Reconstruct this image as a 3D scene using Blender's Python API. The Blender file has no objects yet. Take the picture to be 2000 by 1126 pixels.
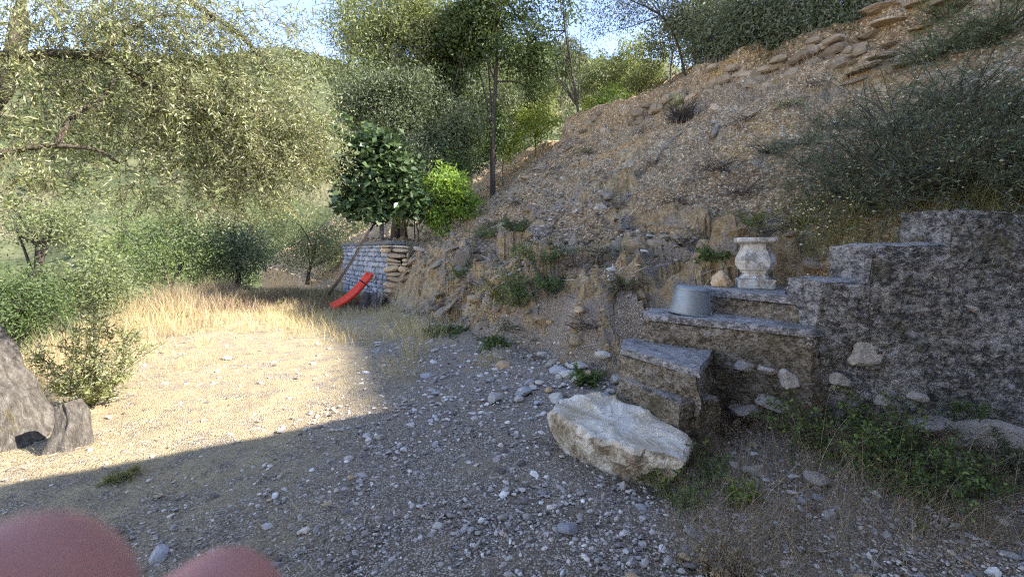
import bpy, math, random
import numpy as np
from mathutils import Vector, Matrix

R = np.random.default_rng(7)
random.seed(7)
SC = bpy.context.scene
COL = SC.collection
F, HX, HY, EYE = 839.0, 1000.0, 490.0, 1.55      # photograph: pixel focal length, horizon, eye height

# ------------------------------------------------------------------ camera, sky, sun, exposure
cam_d = bpy.data.cameras.new('camera')
cam = bpy.data.objects.new('camera', cam_d); COL.objects.link(cam)
cam.location = (0, 0, EYE); cam.rotation_euler = (math.pi / 2, 0, 0)
cam_d.sensor_width = 36; cam_d.lens = 36 * F / 2000
cam_d.shift_y = -(563 - HY) / 2000
cam_d.clip_start = 0.005; cam_d.clip_end = 3000
cam_d.dof.use_dof = True; cam_d.dof.focus_distance = 4.5; cam_d.dof.aperture_fstop = 10
SC.camera = cam

SUN_EL = math.radians(34); SUN_H = (0.985, -0.17)
world = bpy.data.worlds.new('World'); SC.world = world; world.use_nodes = True
wn = world.node_tree; bg = wn.nodes['Background']
sky = wn.nodes.new('ShaderNodeTexSky'); sky.sky_type = 'NISHITA'; sky.sun_disc = False
sky.sun_elevation = SUN_EL; sky.sun_rotation = math.atan2(SUN_H[0], SUN_H[1])
sky.air_density = 1.0; sky.dust_density = 0.1; sky.ozone_density = 2.0; sky.altitude = 300
tint = wn.nodes.new('ShaderNodeMix'); tint.data_type = 'RGBA'; tint.blend_type = 'MULTIPLY'
tint.inputs[0].default_value = 1; tint.inputs[7].default_value = (1.08, .91, .90, 1)          # white balance of the sky, the same all over it
wn.links.new(sky.outputs[0], tint.inputs[6]); wn.links.new(tint.outputs[2], bg.inputs[0]); bg.inputs[1].default_value = 0.15
sun_d = bpy.data.lights.new('sun', 'SUN'); sun = bpy.data.objects.new('sun', sun_d); COL.objects.link(sun)
sun_d.energy = 4.0; sun_d.angle = math.radians(0.6); sun_d.color = (1.0, 0.95, 0.86)
sv = Vector((SUN_H[0] * math.cos(SUN_EL), SUN_H[1] * math.cos(SUN_EL), math.sin(SUN_EL))).normalized()
sun.rotation_euler = sv.to_track_quat('Z', 'Y').to_euler(); sun.location = sv * 60
SC.view_settings.view_transform = 'Standard'; SC.view_settings.look = 'None'
SC.view_settings.gamma = 1; SC.view_settings.use_curve_mapping = False
SC.view_settings.exposure = 2.22
SC.render.engine = 'CYCLES'
SC.cycles.max_bounces = 6; SC.cycles.diffuse_bounces = 3; SC.cycles.glossy_bounces = 2
SC.cycles.transmission_bounces = 3; SC.cycles.transparent_max_bounces = 4
SC.cycles.use_adaptive_sampling = False; SC.cycles.use_denoising = False; SC.cycles.filter_width = 1.2
SC.cycles.sample_clamp_indirect = 6

# ------------------------------------------------------------------ small maths
def at(px, py, Y):
    return np.array([(px - HX) / F * Y, Y, EYE - (py - HY) / F * Y])

def sstep(a, b, x):
    u = np.clip((np.asarray(x, float) - a) / (b - a), 0, 1)
    return u * u * (3 - 2 * u)

def _hash(ix, iy, iz):
    h = (ix * 374761393 + iy * 668265263 + iz * 2147483647 * 3 + 1013904223) & 0xFFFFFFFF
    h = ((h ^ (h >> 13)) * 1274126177) & 0xFFFFFFFF
    h = ((h ^ (h >> 16)) * 2246822519) & 0xFFFFFFFF
    return ((h ^ (h >> 15)) & 0xFFFFFF) / float(0xFFFFFF)

def vnoise(x, y, z=0.0):
    x, y, z = np.broadcast_arrays(np.asarray(x, float), np.asarray(y, float), np.asarray(z, float))
    fx, fy, fz = np.floor(x), np.floor(y), np.floor(z)
    ix, iy, iz = fx.astype(np.int64), fy.astype(np.int64), fz.astype(np.int64)
    u, v, w = x - fx, y - fy, z - fz
    u, v, w = u * u * (3 - 2 * u), v * v * (3 - 2 * v), w * w * (3 - 2 * w)
    r = 0
    for a in (0, 1):
        for b in (0, 1):
            for c in (0, 1):
                r = r + _hash(ix + a, iy + b, iz + c) * (u if a else 1 - u) * (v if b else 1 - v) * (w if c else 1 - w)
    return r * 2 - 1

def fbm(x, y, z=0.0, o=4):
    s, a = 0, 1.0
    for i in range(o):
        s = s + a * vnoise(x * 2 ** i + i * 17.3, y * 2 ** i - i * 9.1, z * 2 ** i + i * 4.7); a *= 0.5
    return s

def norm(v):
    return v / (np.linalg.norm(v, axis=-1, keepdims=True) + 1e-9)

# ------------------------------------------------------------------ scene-graph helpers
def tag(o, label=None, cat=None, group=None, kind=None):
    if label: o['label'] = label
    if cat: o['category'] = cat
    if group: o['group'] = group
    if kind: o['kind'] = kind
    return o

def empty(name, loc=(0, 0, 0), label=None, cat=None, group=None, rz=0):
    o = bpy.data.objects.new(name, None); COL.objects.link(o)
    o.location = loc; o.rotation_euler = (0, 0, rz); o.empty_display_size = 0.2
    return tag(o, label, cat, group)

def np_mesh(name, V, faces, mat, smooth=False, rnd=None, attrs=None):
    """faces: array (M,3) or (M,4), or a list of such arrays"""
    me = bpy.data.meshes.new(name)
    V = np.ascontiguousarray(V, dtype=np.float32)
    fl = faces if isinstance(faces, list) else [faces]
    fl = [np.asarray(f, dtype=np.int32) for f in fl if len(f)]
    loops = np.concatenate([f.ravel() for f in fl])
    sizes = np.concatenate([np.full(len(f), f.shape[1], np.int32) for f in fl])
    starts = np.concatenate([[0], np.cumsum(sizes)[:-1]]).astype(np.int32)
    me.vertices.add(len(V)); me.vertices.foreach_set('co', V.ravel())
    me.loops.add(len(loops)); me.loops.foreach_set('vertex_index', loops)
    me.polygons.add(len(sizes)); me.polygons.foreach_set('loop_start', starts); me.polygons.foreach_set('loop_total', sizes)
    me.polygons.foreach_set('use_smooth', np.full(len(sizes), smooth, dtype=bool))
    at_ = dict(attrs or {})
    if rnd is not None: at_['rnd'] = rnd
    for k, a in at_.items():
        A = me.attributes.new(k, 'FLOAT', 'POINT'); A.data.foreach_set('value', np.asarray(a, np.float32))
    me.update(calc_edges=True)
    if mat: me.materials.append(mat)
    return me

def link(name, me, parent=None, loc=None, rot=None, scale=None):
    o = bpy.data.objects.new(name, me); COL.objects.link(o)
    if parent: o.parent = parent
    if loc is not None: o.location = [float(v) for v in loc]
    if rot is not None: o.rotation_euler = [float(v) for v in rot]
    if scale is not None: o.scale = [float(v) for v in scale]
    return o

class MB:
    def __init__(s): s.V, s.Q, s.T, s.r, s.n = [], [], [], [], 0
    def add(s, V, Q=None, T=None, rnd=None):
        V = np.asarray(V, float).reshape(-1, 3)
        if Q is not None and len(Q): s.Q.append(np.asarray(Q) + s.n)
        if T is not None and len(T): s.T.append(np.asarray(T) + s.n)
        s.V.append(V); s.n += len(V)
        s.r.append(np.full(len(V), 0.5) if rnd is None else np.asarray(rnd, float))
        return s
    def mesh(s, name, mat, smooth=False, origin=None):
        V = np.concatenate(s.V)
        if origin is not None: V = V - np.asarray(origin)
        f = []
        if s.Q: f.append(np.concatenate(s.Q))
        if s.T: f.append(np.concatenate(s.T))
        return np_mesh(name, V, f, mat, smooth, np.concatenate(s.r))
    def obj(s, name, mat, parent=None, smooth=False):
        return link(name, s.mesh(name, mat, smooth, parent.location if parent and parent.type == 'EMPTY' and not parent.parent else None), parent)

# ------------------------------------------------------------------ materials
class NT:
    def __init__(s, name, rough=0.9):
        s.m = bpy.data.materials.new(name); s.m.use_nodes = True
        s.t = s.m.node_tree; s.n = s.t.nodes; s.l = s.t.links
        s.b = s.n['Principled BSDF']; s.b.inputs['Roughness'].default_value = rough
        s.b.inputs['Specular IOR Level'].default_value = 0.25
        s.out = s.n['Material Output']
        s._pos = None
    def new(s, t, **k):
        o = s.n.new(t)
        for a, v in k.items(): setattr(o, a, v)
        return o
    def put(s, v, sock):
        if hasattr(v, 'is_output') or hasattr(v, 'links'): s.l.new(v, sock)
        elif isinstance(v, (tuple, list)) and len(v) == 3 and sock.type == 'RGBA': sock.default_value = (*v, 1)
        else: sock.default_value = v
    def obj(s):
        if not s._pos: s._pos = s.new('ShaderNodeTexCoord')
        return s._pos.outputs['Object']
    def scale(s, vec, sc, off=None):
        m = s.new('ShaderNodeMapping'); s.l.new(vec, m.inputs[0]); m.inputs['Scale'].default_value = sc
        return m.outputs[0]
    def noise(s, sc, det=4, rough=0.55, vec=None, dist=0):
        o = s.new('ShaderNodeTexNoise'); s.l.new(vec or s.obj(), o.inputs['Vector'])
        o.inputs['Scale'].default_value = sc; o.inputs['Detail'].default_value = det
        o.inputs['Roughness'].default_value = rough; o.inputs['Distortion'].default_value = dist
        return o.outputs['Fac']
    def voro(s, sc, vec=None, feature='F1', out='Distance', rnd=1.0):
        o = s.new('ShaderNodeTexVoronoi', feature=feature); s.l.new(vec or s.obj(), o.inputs['Vector'])
        o.inputs['Scale'].default_value = sc
        if 'Randomness' in o.inputs: o.inputs['Randomness'].default_value = rnd
        return o.outputs[out]
    def ramp(s, v, stops, interp='LINEAR'):
        o = s.new('ShaderNodeValToRGB'); s.l.new(v, o.inputs[0]); o.color_ramp.interpolation = interp
        e = o.color_ramp.elements
        while len(e) < len(stops): e.new(0.5)
        for i, (p, c) in enumerate(stops):
            e[i].position = p; e[i].color = (*c, 1) if len(c) == 3 else c
        return o.outputs[0]
    def fac(s, v, a, b):
        o = s.new('ShaderNodeMapRange'); s.l.new(v, o.inputs[0]); o.interpolation_type = 'SMOOTHSTEP'
        o.inputs[1].default_value = a; o.inputs[2].default_value = b
        return o.outputs[0]
    def mix(s, f, a, b, mode='MIX'):
        o = s.new('ShaderNodeMix', data_type='RGBA', blend_type=mode)
        s.put(f, o.inputs[0]); s.put(a, o.inputs[6]); s.put(b, o.inputs[7])
        return o.outputs[2]
    def math(s, op, a, b=0.0):
        o = s.new('ShaderNodeMath', operation=op); s.put(a, o.inputs[0]); s.put(b, o.inputs[1])
        return o.outputs[0]
    def sep(s, col):
        o = s.new('ShaderNodeSeparateColor'); s.l.new(col, o.inputs[0]); return o.outputs[0]
    def attr(s, name):
        o = s.new('ShaderNodeAttribute'); o.attribute_name = name; return o.outputs['Fac']
    def orand(s):
        return s.new('ShaderNodeObjectInfo').outputs['Random']
    def nz(s):
        g = s.new('ShaderNodeNewGeometry'); x = s.new('ShaderNodeSeparateXYZ'); s.l.new(g.outputs['Normal'], x.inputs[0])
        return x.outputs[2]
    def color(s, c): s.put(c, s.b.inputs['Base Color'])
    def bump(s, h, strength=0.5, dist=0.02):
        o = s.new('ShaderNodeBump'); s.l.new(h, o.inputs['Height'])
        o.inputs['Strength'].default_value = strength; o.inputs['Distance'].default_value = dist
        s.l.new(o.outputs[0], s.b.inputs['Normal'])

def leaf_mat(name, c1, c2, back=None, trans=0.3, rough=0.55, spec=0.3):
    k = NT(name, rough); k.b.inputs['Specular IOR Level'].default_value = spec
    r = k.attr('rnd')
    mid = tuple((a + b) / 2 for a, b in zip(c1, c2))
    c = k.ramp(r, [(0, c1), (0.5, mid), (0.93, c2), (1.0, tuple(min(1, v * 1.25) for v in c2))])
    if back:
        g = k.new('ShaderNodeNewGeometry')
        c = k.mix(g.outputs['Backfacing'], c, back)
    k.color(c)
    t = k.new('ShaderNodeBsdfTranslucent'); k.l.new(k.mix(0.6, c, (1.0, 0.95, 0.3), 'MULTIPLY'), t.inputs[0])
    mx = k.new('ShaderNodeMixShader'); mx.inputs[0].default_value = trans
    k.l.new(k.b.outputs[0], mx.inputs[1]); k.l.new(t.outputs[0], mx.inputs[2]); k.l.new(mx.outputs[0], k.out.inputs[0])
    return k.m

def m_ground():
    k = NT('gravel_soil', 0.95)
    cell = k.sep(k.voro(85, out='Color')); d = k.voro(85)
    cell2 = k.sep(k.voro(42, out='Color')); d2 = k.voro(42)
    g = k.ramp(cell, [(0, (0.154, 0.122, 0.094)), (.4, (0.333, 0.269, 0.206)), (.75, (0.538, 0.442, 0.342)), (1, (0.794, 0.678, 0.531))])
    g = k.mix(k.math('MULTIPLY', k.fac(cell2, .62, .68), k.fac(d2, .60, .45)), g, k.ramp(cell2, [(.62, (0.384, 0.333, 0.271)), (.8, (0.666, 0.576, 0.460)), (1, (0.512, 0.461, 0.401))]))
    g = k.mix(k.math('MULTIPLY', k.fac(d, .36, .58), .85), g, (0.109, 0.084, 0.061))
    g = k.mix(k.math('MULTIPLY', k.fac(k.noise(2.2, 6, .7), .50, .66), .7), g, (0.301, 0.230, 0.147))
    straw = k.ramp(k.noise(46, 6, .75), [(.28, (.17, .115, .06)), (.45, (.38, .29, .16)), (.6, (.50, .41, .25)), (.75, (.66, .57, .38))])
    f = k.math('MULTIPLY', k.attr('straw'), k.fac(k.noise(3.5, 7, .75), .34, .58))
    k.color(k.mix(f, g, straw))
    h = k.math('ADD', k.math('MULTIPLY', d, -1.0), k.math('MULTIPLY', k.noise(180, 3), .35))
    k.bump(h, 1.0, .015)
    return k.m

def m_hill():
    k = NT('slope_earth', 0.97)
    n1, n2, n3 = k.noise(.9, 6, .6), k.noise(5, 6, .7), k.noise(40, 6, .75)
    c = k.ramp(n2, [(.30, (0.191, 0.123, 0.066)), (.5, (0.350, 0.247, 0.137)), (.70, (0.497, 0.372, 0.221))])
    c = k.mix(k.math('MULTIPLY', k.fac(n1, .52, .66), .7), c, k.ramp(n3, [(.3, (0.339, 0.200, 0.071)), (.7, (0.610, 0.399, 0.167))]))
    c = k.mix(k.fac(k.noise(1.6, 5, .6), .55, .68), c, (0.418, 0.345, 0.238))
    c = k.mix(k.fac(k.noise(2.6, 5, .65), .60, .72), c, (0.226, 0.184, 0.075))
    cell = k.sep(k.voro(24, out='Color')); d = k.voro(24)
    c = k.mix(k.math('MULTIPLY', k.fac(cell, .62, .7), k.fac(d, .60, .42)), c, k.ramp(cell, [(.62, (0.283, 0.216, 0.132)), (.8, (0.565, 0.462, 0.300)), (1, (0.700, 0.604, 0.414))]))
    cell = k.sep(k.voro(60, out='Color'))
    c = k.mix(.85, c, k.ramp(cell, [(0, (.45, .43, .42)), (.6, (1, 1, 1)), (1, (1.7, 1.7, 1.7))]), 'MULTIPLY')
    c = k.mix(.9, c, k.ramp(n3, [(.30, (.30, .30, .30)), (.5, (1, 1, 1)), (.72, (1.45, 1.45, 1.45))]), 'MULTIPLY')
    c = k.mix(.9, c, k.ramp(k.noise(15, 7, .8), [(.34, (.38, .36, .35)), (.5, (1, 1, 1)), (.64, (1.55, 1.55, 1.55))]), 'MULTIPLY')
    rk = k.ramp(k.noise(7, 6, .7), [(.28, (.20, .13, .06)), (.45, (.40, .285, .145)), (.6, (.56, .43, .255)), (.75, (.66, .56, .40))])
    rk = k.mix(k.fac(k.noise(2.3, 4), .50, .62), rk, (.36, .31, .25))
    rk = k.mix(.8, rk, k.ramp(n3, [(.32, (.35, .33, .31)), (.5, (1, 1, 1)), (.7, (1.3, 1.3, 1.3))]), 'MULTIPLY')
    c = k.mix(k.math('MULTIPLY', k.fac(k.attr('rock'), .2, .45), k.fac(k.noise(3.1, 6, .7), .32, .46)), c, rk)
    k.color(c)
    h = k.math('ADD', n3, k.math('MULTIPLY', d, -.6))
    k.bump(h, 1.0, .07)
    return k.m

def m_rock(name, stops, lich=.3, sc=6.0, rnd='obj', bump=.5):
    k = NT(name, 0.88)
    r = k.orand() if rnd == 'obj' else k.attr('rnd')
    c = k.ramp(r, stops)
    n = k.noise(sc, 6, .65); n2 = k.noise(sc * 6, 4, .7)
    c = k.mix(.8, c, k.ramp(n, [(.25, (.45, .42, .40)), (.5, (1, 1, 1)), (.75, (1.45, 1.43, 1.38))]), 'MULTIPLY')
    c = k.mix(k.math('MULTIPLY', k.fac(n2, .55, .75), lich), c, (.07, .065, .055))
    k.color(c); k.bump(k.math('ADD', n, k.math('MULTIPLY', n2, .4)), bump, .03)
    return k.m

def m_concrete(name, dark, mid, pale, amt=.56, top=.0, brown=.35):
    k = NT(name, 0.95)
    v = k.scale(k.obj(), (1, 1, 1.6))
    n1, n2, n3 = k.noise(1.7, 8, .72, v), k.noise(16, 8, .8, v), k.noise(55, 5, .75, v)
    c = k.mix(k.fac(n2, .42, .58), dark, mid)
    c = k.mix(k.math('MULTIPLY', k.fac(n1, .50, .60), .75), c, k.mix(k.fac(n2, .40, .60), tuple(x * .55 for x in mid), tuple(min(.8, x * 1.5) for x in mid)))
    c = k.mix(k.math('MULTIPLY', k.fac(k.noise(1.1, 5, .6, v), .52, .64), brown), c, (.30, .22, .14))
    c = k.mix(k.math('MULTIPLY', k.fac(n3, .48, .38), .9), c, tuple(x * .22 for x in dark))
    spots = k.math('MAXIMUM', k.math('MULTIPLY', k.fac(n2, amt, amt + .06), .9), k.math('MULTIPLY', k.fac(n3, .58, .64), .8))
    c = k.mix(k.math('MULTIPLY', k.fac(k.noise(4.2, 7, .75, v), .57, .64), .6), c, tuple(min(.8, x * .85) for x in pale))
    c = k.mix(k.math('MULTIPLY', spots, k.fac(k.noise(2.3, 6, .7, v), .42, .58)), c, pale)
    c = k.mix(k.math('MULTIPLY', k.fac(k.noise(3.5, 5, .65), .56, .66), .5), c, (.11, .11, .035))
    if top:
        c = k.mix(k.math('MULTIPLY', k.math('MULTIPLY', k.fac(k.nz(), .55, .9), top), k.fac(k.noise(9, 6, .75, k.scale(k.obj(), (1, .35, 1))), .42, .56)), c, (.60, .55, .50))  # paler up-facing tops: lichen and wear, with sky reflection put into the colour
    k.color(c); k.bump(k.math('ADD', n2, k.math('MULTIPLY', n3, .6)), 1.0, .05)
    return k.m

def m_bark(name, a, b, moss=None):
    k = NT(name, 0.95)
    v = k.scale(k.obj(), (1, 1, .25))
    n = k.noise(22, 7, .75, v); n2 = k.noise(70, 4, .75, v)
    c = k.ramp(n, [(.3, tuple(x * .35 for x in a)), (.5, a), (.72, b)])
    if moss: c = k.mix(k.math('MULTIPLY', k.fac(k.noise(2.2, 5, .7), .56, .64), .6), c, moss)
    k.color(c); k.bump(k.math('ADD', n, k.math('MULTIPLY', n2, .4)), 1.0, .07)
    return k.m

def m_plain(name, c, rough=.6, metal=0.0, var=.35, sc=12, spec=.3, bump=.15):
    k = NT(name, rough); k.b.inputs['Metallic'].default_value = metal; k.b.inputs['Specular IOR Level'].default_value = spec
    n = k.noise(sc, 6, .65)
    k.color(k.mix(n, tuple(x * (1 - var) for x in c), tuple(min(1, x * (1 + var)) for x in c)))
    k.bump(n, bump, .01)
    return k.m

STONE_STOPS = [(0, (0.319, 0.293, 0.263)), (.25, (0.435, 0.384, 0.319)), (.5, (0.362, 0.338, 0.319)), (.68, (0.580, 0.501, 0.392)), (.85, (0.725, 0.630, 0.504)), (1, (0.522, 0.377, 0.224))]
M = {}
M['ground'] = m_ground(); M['hill'] = m_hill()
M['pebble'] = m_rock('pebble', [(0, (.11, .09, .08)), (.25, (.30, .265, .235)), (.5, (.40, .36, .32)), (.7, (.52, .47, .42)), (.85, (.66, .61, .55)), (.93, (.74, .70, .64)), (1, (.46, .33, .20))], .1, 14, 'attr', .2)
M['stone'] = m_rock('loose_stone', STONE_STOPS, .15, 14)
M['scree'] = m_rock('scree', [(0, (.075, .06, .042)), (.4, (.20, .165, .12)), (.75, (.33, .28, .21)), (.92, (.46, .41, .33)), (1, (.58, .54, .46))], .4, 12, 'attr', .3)
M['bankrock'] = m_rock('bank_rock', [(0, (0.202, 0.154, 0.101)), (.35, (0.325, 0.252, 0.167)), (.6, (0.291, 0.242, 0.180)), (.85, (0.470, 0.371, 0.238)), (1, (0.403, 0.278, 0.141))], .7, 7, 'obj', .9)
M['tanrock'] = m_rock('tan_rock', [(0, (0.493, 0.351, 0.202)), (1, (0.667, 0.507, 0.314))], .3, 3.5)
def m_boulder():
    k = NT('pale_boulder', .9)
    n, n2, n3 = k.noise(4, 7, .7), k.noise(22, 6, .75), k.noise(1.6, 5, .6)
    c = k.mix(k.fac(n, .40, .60), (.56, .465, .33), (.80, .73, .60))
    c = k.mix(k.math('MULTIPLY', k.fac(n2, .44, .36), .55), c, (.20, .155, .10))
    c = k.mix(k.math('MULTIPLY', k.fac(n3, .56, .66), .6), c, (.42, .31, .17))
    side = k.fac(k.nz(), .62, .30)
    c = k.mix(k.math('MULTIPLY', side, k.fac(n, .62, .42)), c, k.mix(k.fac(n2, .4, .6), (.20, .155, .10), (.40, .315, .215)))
    k.color(c); k.bump(k.math('ADD', n, k.math('MULTIPLY', n2, .6)), .9, .05)
    return k.m
M['paleboulder'] = m_boulder()
M['greystone'] = m_rock('grey_masonry', [(0, (.20, .22, .25)), (.5, (.30, .32, .36)), (1, (.42, .43, .45))], .35, 8)
M['drystone'] = m_rock('dry_masonry', [(0, (0.319, 0.247, 0.168)), (.5, (0.478, 0.370, 0.235)), (1, (0.638, 0.507, 0.336))], .4, 8)
M['terrstone'] = m_rock('terrace_masonry', [(0, (0.134, 0.108, 0.075)), (.5, (0.224, 0.185, 0.132)), (1, (0.358, 0.299, 0.216))], .5, 8)
M['mortar'] = m_plain('mortar', (.13, .13, .13), .95, 0, .5, 20)
M['darkfill'] = m_plain('earth_fill', (.07, .06, .045), .98, 0, .5, 15)
M['wall'] = m_concrete('old_render', (.095, .088, .08), (.52, .48, .435), (.82, .79, .75), .555, .9, .15)
M['step'] = m_concrete('step_concrete', (.14, .11, .075), (.44, .36, .26), (.76, .70, .63), .58, .6, .5)
M['slate'] = m_concrete('slate_tread', (.20, .18, .165), (.50, .46, .43), (.80, .76, .72), .52, .5, .1)
M['footing'] = m_rock('footing', [(0, (.36, .325, .285)), (1, (.48, .435, .375))], .35, 5)
M['bark'] = m_bark('olive_bark', (.16, .14, .12), (.36, .33, .29), (.15, .12, .05))
M['bark_dark'] = m_bark('dark_bark', (.075, .062, .05), (.13, .11, .09))
M['twig'] = m_bark('twig_bark', (.16, .125, .09), (.25, .21, .16))
M['deadwood'] = m_bark('dead_wood', (0.336, 0.288, 0.229), (0.560, 0.494, 0.405))
M['polewood'] = m_bark('pole_wood', (.032, .024, .018), (.055, .042, .032))  # wood colour darkened to paint the shade on the leaning pole
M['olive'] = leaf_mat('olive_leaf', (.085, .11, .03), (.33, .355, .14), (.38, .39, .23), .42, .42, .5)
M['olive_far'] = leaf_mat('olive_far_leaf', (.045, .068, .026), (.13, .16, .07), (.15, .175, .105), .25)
M['olive_dark'] = leaf_mat('olive_dark_leaf', (.05, .07, .03), (.12, .145, .07), (.12, .14, .09), .2)  # darker olive copy, shade of these crowns put into the leaf colour
M['olive_sun'] = leaf_mat('olive_sunlit_leaf', (.13, .16, .045), (.29, .33, .12), (.26, .29, .15), .35)  # brighter olive copy, sunlight put into the leaf colour
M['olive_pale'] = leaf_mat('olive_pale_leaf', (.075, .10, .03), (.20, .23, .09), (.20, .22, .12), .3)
M['olive_green'] = leaf_mat('olive_green_leaf', (.05, .09, .02), (.15, .20, .055), (.15, .19, .08), .3)
M['green'] = leaf_mat('green_leaf', (.03, .052, .013), (.10, .145, .04), (.09, .125, .05), .3)
M['bright'] = leaf_mat('bright_leaf', (.07, .15, .012), (.26, .36, .045), (.24, .34, .08), .4)
M['yellow'] = leaf_mat('yellow_green_leaf', (.14, .20, .018), (.28, .34, .05), (.26, .32, .07), .4)
M['fig'] = leaf_mat('fig_leaf', (.035, .060, .020), (.085, .13, .042), (.09, .14, .07), .2, .4, .5)
M['broom'] = leaf_mat('broom_leaf', (.04, .055, .022), (.21, .235, .12), (.10, .13, .075), .2)
M['weed'] = leaf_mat('weed_leaf', (.06, .10, .022), (.18, .24, .055), (.10, .15, .06), .3)
M['scrub'] = leaf_mat('scrub_leaf', (.032, .05, .016), (.13, .15, .05), (.10, .12, .045), .2)
M['straw'] = leaf_mat('straw', (.36, .27, .13), (.62, .52, .30), None, .3, .7, .2)
M['straw_red'] = leaf_mat('straw_red', (.20, .145, .10), (.52, .41, .27), None, .3, .8, .2)
M['slope_straw'] = leaf_mat('slope_straw', (.15, .12, .095), (.44, .375, .29), None, .2, .8, .2)
M['withered'] = leaf_mat('withered', (.075, .045, .035), (.19, .125, .085), None, .2, .8, .2)  # withered straw, its colour darkened to stand in for tree shade
M['straw_green'] = leaf_mat('straw_green', (.16, .17, .05), (.36, .34, .14), None, .3, .7, .2)
M['litter'] = leaf_mat('litter', (.07, .055, .045), (.48, .42, .345), None, .1, .9, .1)
M['flower'] = leaf_mat('dry_flower', (.50, .45, .22), (.72, .68, .46), None, .2, .9, .1)
M['dry_stem'] = m_bark('dry_stem', (.11, .082, .062), (.24, .19, .15))
M['zinc'] = m_plain('zinc', (.25, .275, .285), .5, .4, .4, 7, .4)
M['red'] = m_plain('red_plastic', (.72, .06, .022), .4, 0, .15, 5, .4)
M['skin'] = m_plain('skin', (.56, .27, .23), .5, 0, .08, 60, .3)
M['plaster'] = m_plain('house_plaster', (.80, .76, .68), .9, 0, .12, 4)
M['rooftile'] = m_plain('roof_tile', (.36, .16, .09), .9, 0, .3, 9)
M['shutter'] = m_plain('shutter_green', (.05, .12, .07), .6, 0, .1, 9)
M['glass'] = m_plain('window_glass', (.03, .035, .04), .08, 0, .05, 3, .6)

def m_baluster():
    k = NT('weathered_cast_stone', .85)
    n, n2 = k.noise(9, 6, .7), k.noise(70, 4, .7)
    c = k.mix(k.fac(n, .40, .62), (.62, .60, .56), (.50, .45, .36))
    c = k.mix(k.math('MULTIPLY', k.fac(k.noise(6, 7, .8), .49, .57), .75), c, (.17, .155, .135))
    c = k.mix(k.math('MULTIPLY', k.fac(n2, .60, .68), .7), c, (.10, .095, .09))
    k.color(c); k.bump(k.math('ADD', n, n2), .4, .01)
    return k.m
M['cast'] = m_baluster()

def m_farhill():
    k = NT('far_hillside', 1.0)
    n1, n2, n3 = k.noise(.02, 6, .6), k.noise(.12, 6, .7), k.noise(.7, 4, .7)
    c = k.ramp(n2, [(.30, (.032, .042, .018)), (.5, (.07, .082, .034)), (.68, (.135, .125, .065))])
    c = k.mix(k.math('MULTIPLY', k.fac(n1, .52, .66), .7), c, k.ramp(n3, [(.3, (.14, .11, .065)), (.7, (.24, .20, .135))]))
    k.color(k.mix(.6, c, k.ramp(n3, [(.3, (.55, .55, .55)), (.7, (1.3, 1.3, 1.3))]), 'MULTIPLY'))
    return k.m
M['farhill'] = m_farhill()

# ------------------------------------------------------------------ terrain
U = np.array([.56, -.83]); NN = np.array([.83, .56])
def dt(X, Y):
    return NN[0] * (X + 3.4) + NN[1] * (Y - 11.8), U[0] * (X + 3.4) + U[1] * (Y - 11.8)
def xy(d, t):
    return -3.4 + NN[0] * d + U[0] * t, 11.8 + NN[1] * d + U[1] * t

# treads: top outline (x, y), top height
STEPS = [
    ([(.90, 3.70), (1.20, 3.05), (1.60, 3.25), (1.30, 4.00)], .455, .62),
    ([(.955, 3.78), (1.335, 3.07), (1.74, 3.72), (1.12, 4.24)], .64, .28),
    ([(1.24, 4.08), (2.26, 3.25), (2.50, 3.37), (2.60, 3.62), (1.98, 4.55), (1.45, 4.45)], .89, .80),
    ([(1.92, 4.22), (2.40, 3.50), (2.95, 3.75), (2.85, 4.75), (2.15, 4.80)], 1.10, .75),
]
def inside(poly, X, Y, grow=0.0):
    p = np.array(poly); c = p.mean(0); p = c + (p - c) * (1 + grow / np.linalg.norm(p - c, axis=1, keepdims=True))
    ar = 0
    for i in range(len(p)):
        j = (i + 1) % len(p); ar += p[i][0] * p[j][1] - p[j][0] * p[i][1]
    r = np.ones(np.shape(X), bool)
    for i in range(len(p)):
        j = (i + 1) % len(p); e = p[j] - p[i]
        r &= (np.sign(ar) * (e[0] * (Y - p[i][1]) - e[1] * (X - p[i][0]))) >= 0
    return r

def facets(u, v):
    """tilted flat facets with sharp joints, about -1 .. 1"""
    u, v = np.broadcast_arrays(np.asarray(u, float), np.asarray(v, float))
    best = np.full(u.shape, 9.); val = np.zeros(u.shape)
    iu, iv = np.floor(u).astype(np.int64), np.floor(v).astype(np.int64)
    for a in (-1, 0, 1):
        for b in (-1, 0, 1):
            cu, cv = iu + a, iv + b
            fu, fv = cu + _hash(cu, cv, 1 + 0 * cu), cv + _hash(cu, cv, 2 + 0 * cu)
            q = (u - fu) ** 2 + (v - fv) ** 2
            h = (_hash(cu, cv, 3 + 0 * cu) * 2 - 1) + (u - fu) * (_hash(cu, cv, 4 + 0 * cu) * 2 - 1) * 1.3 + (v - fv) * (_hash(cu, cv, 5 + 0 * cu) * 2.2 - 1.5)
            val = np.where(q < best, h, val); best = np.minimum(best, q)
    return val

def rock_amt(d, t):
    m = sstep(-.15, .1, d) * (1 - sstep(1.1, 2.0, d + .5 * vnoise(t * 1.3, 4.4))) * sstep(.2, 1.2, t) * (1 - sstep(9.3, 10.2, t))
    m = m * sstep(-.75, -.3, fbm(t * .8, d * .9, 6.6, 2))
    ledge = sstep(.25, .45, fbm(t * .55 + 3, d * 1.1, 2.7, 2)) * sstep(1.5, 2.2, d) * (1 - sstep(5.2, 6.0, d)) * sstep(2, 3, t)
    return np.maximum(m, .75 * ledge)

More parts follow.
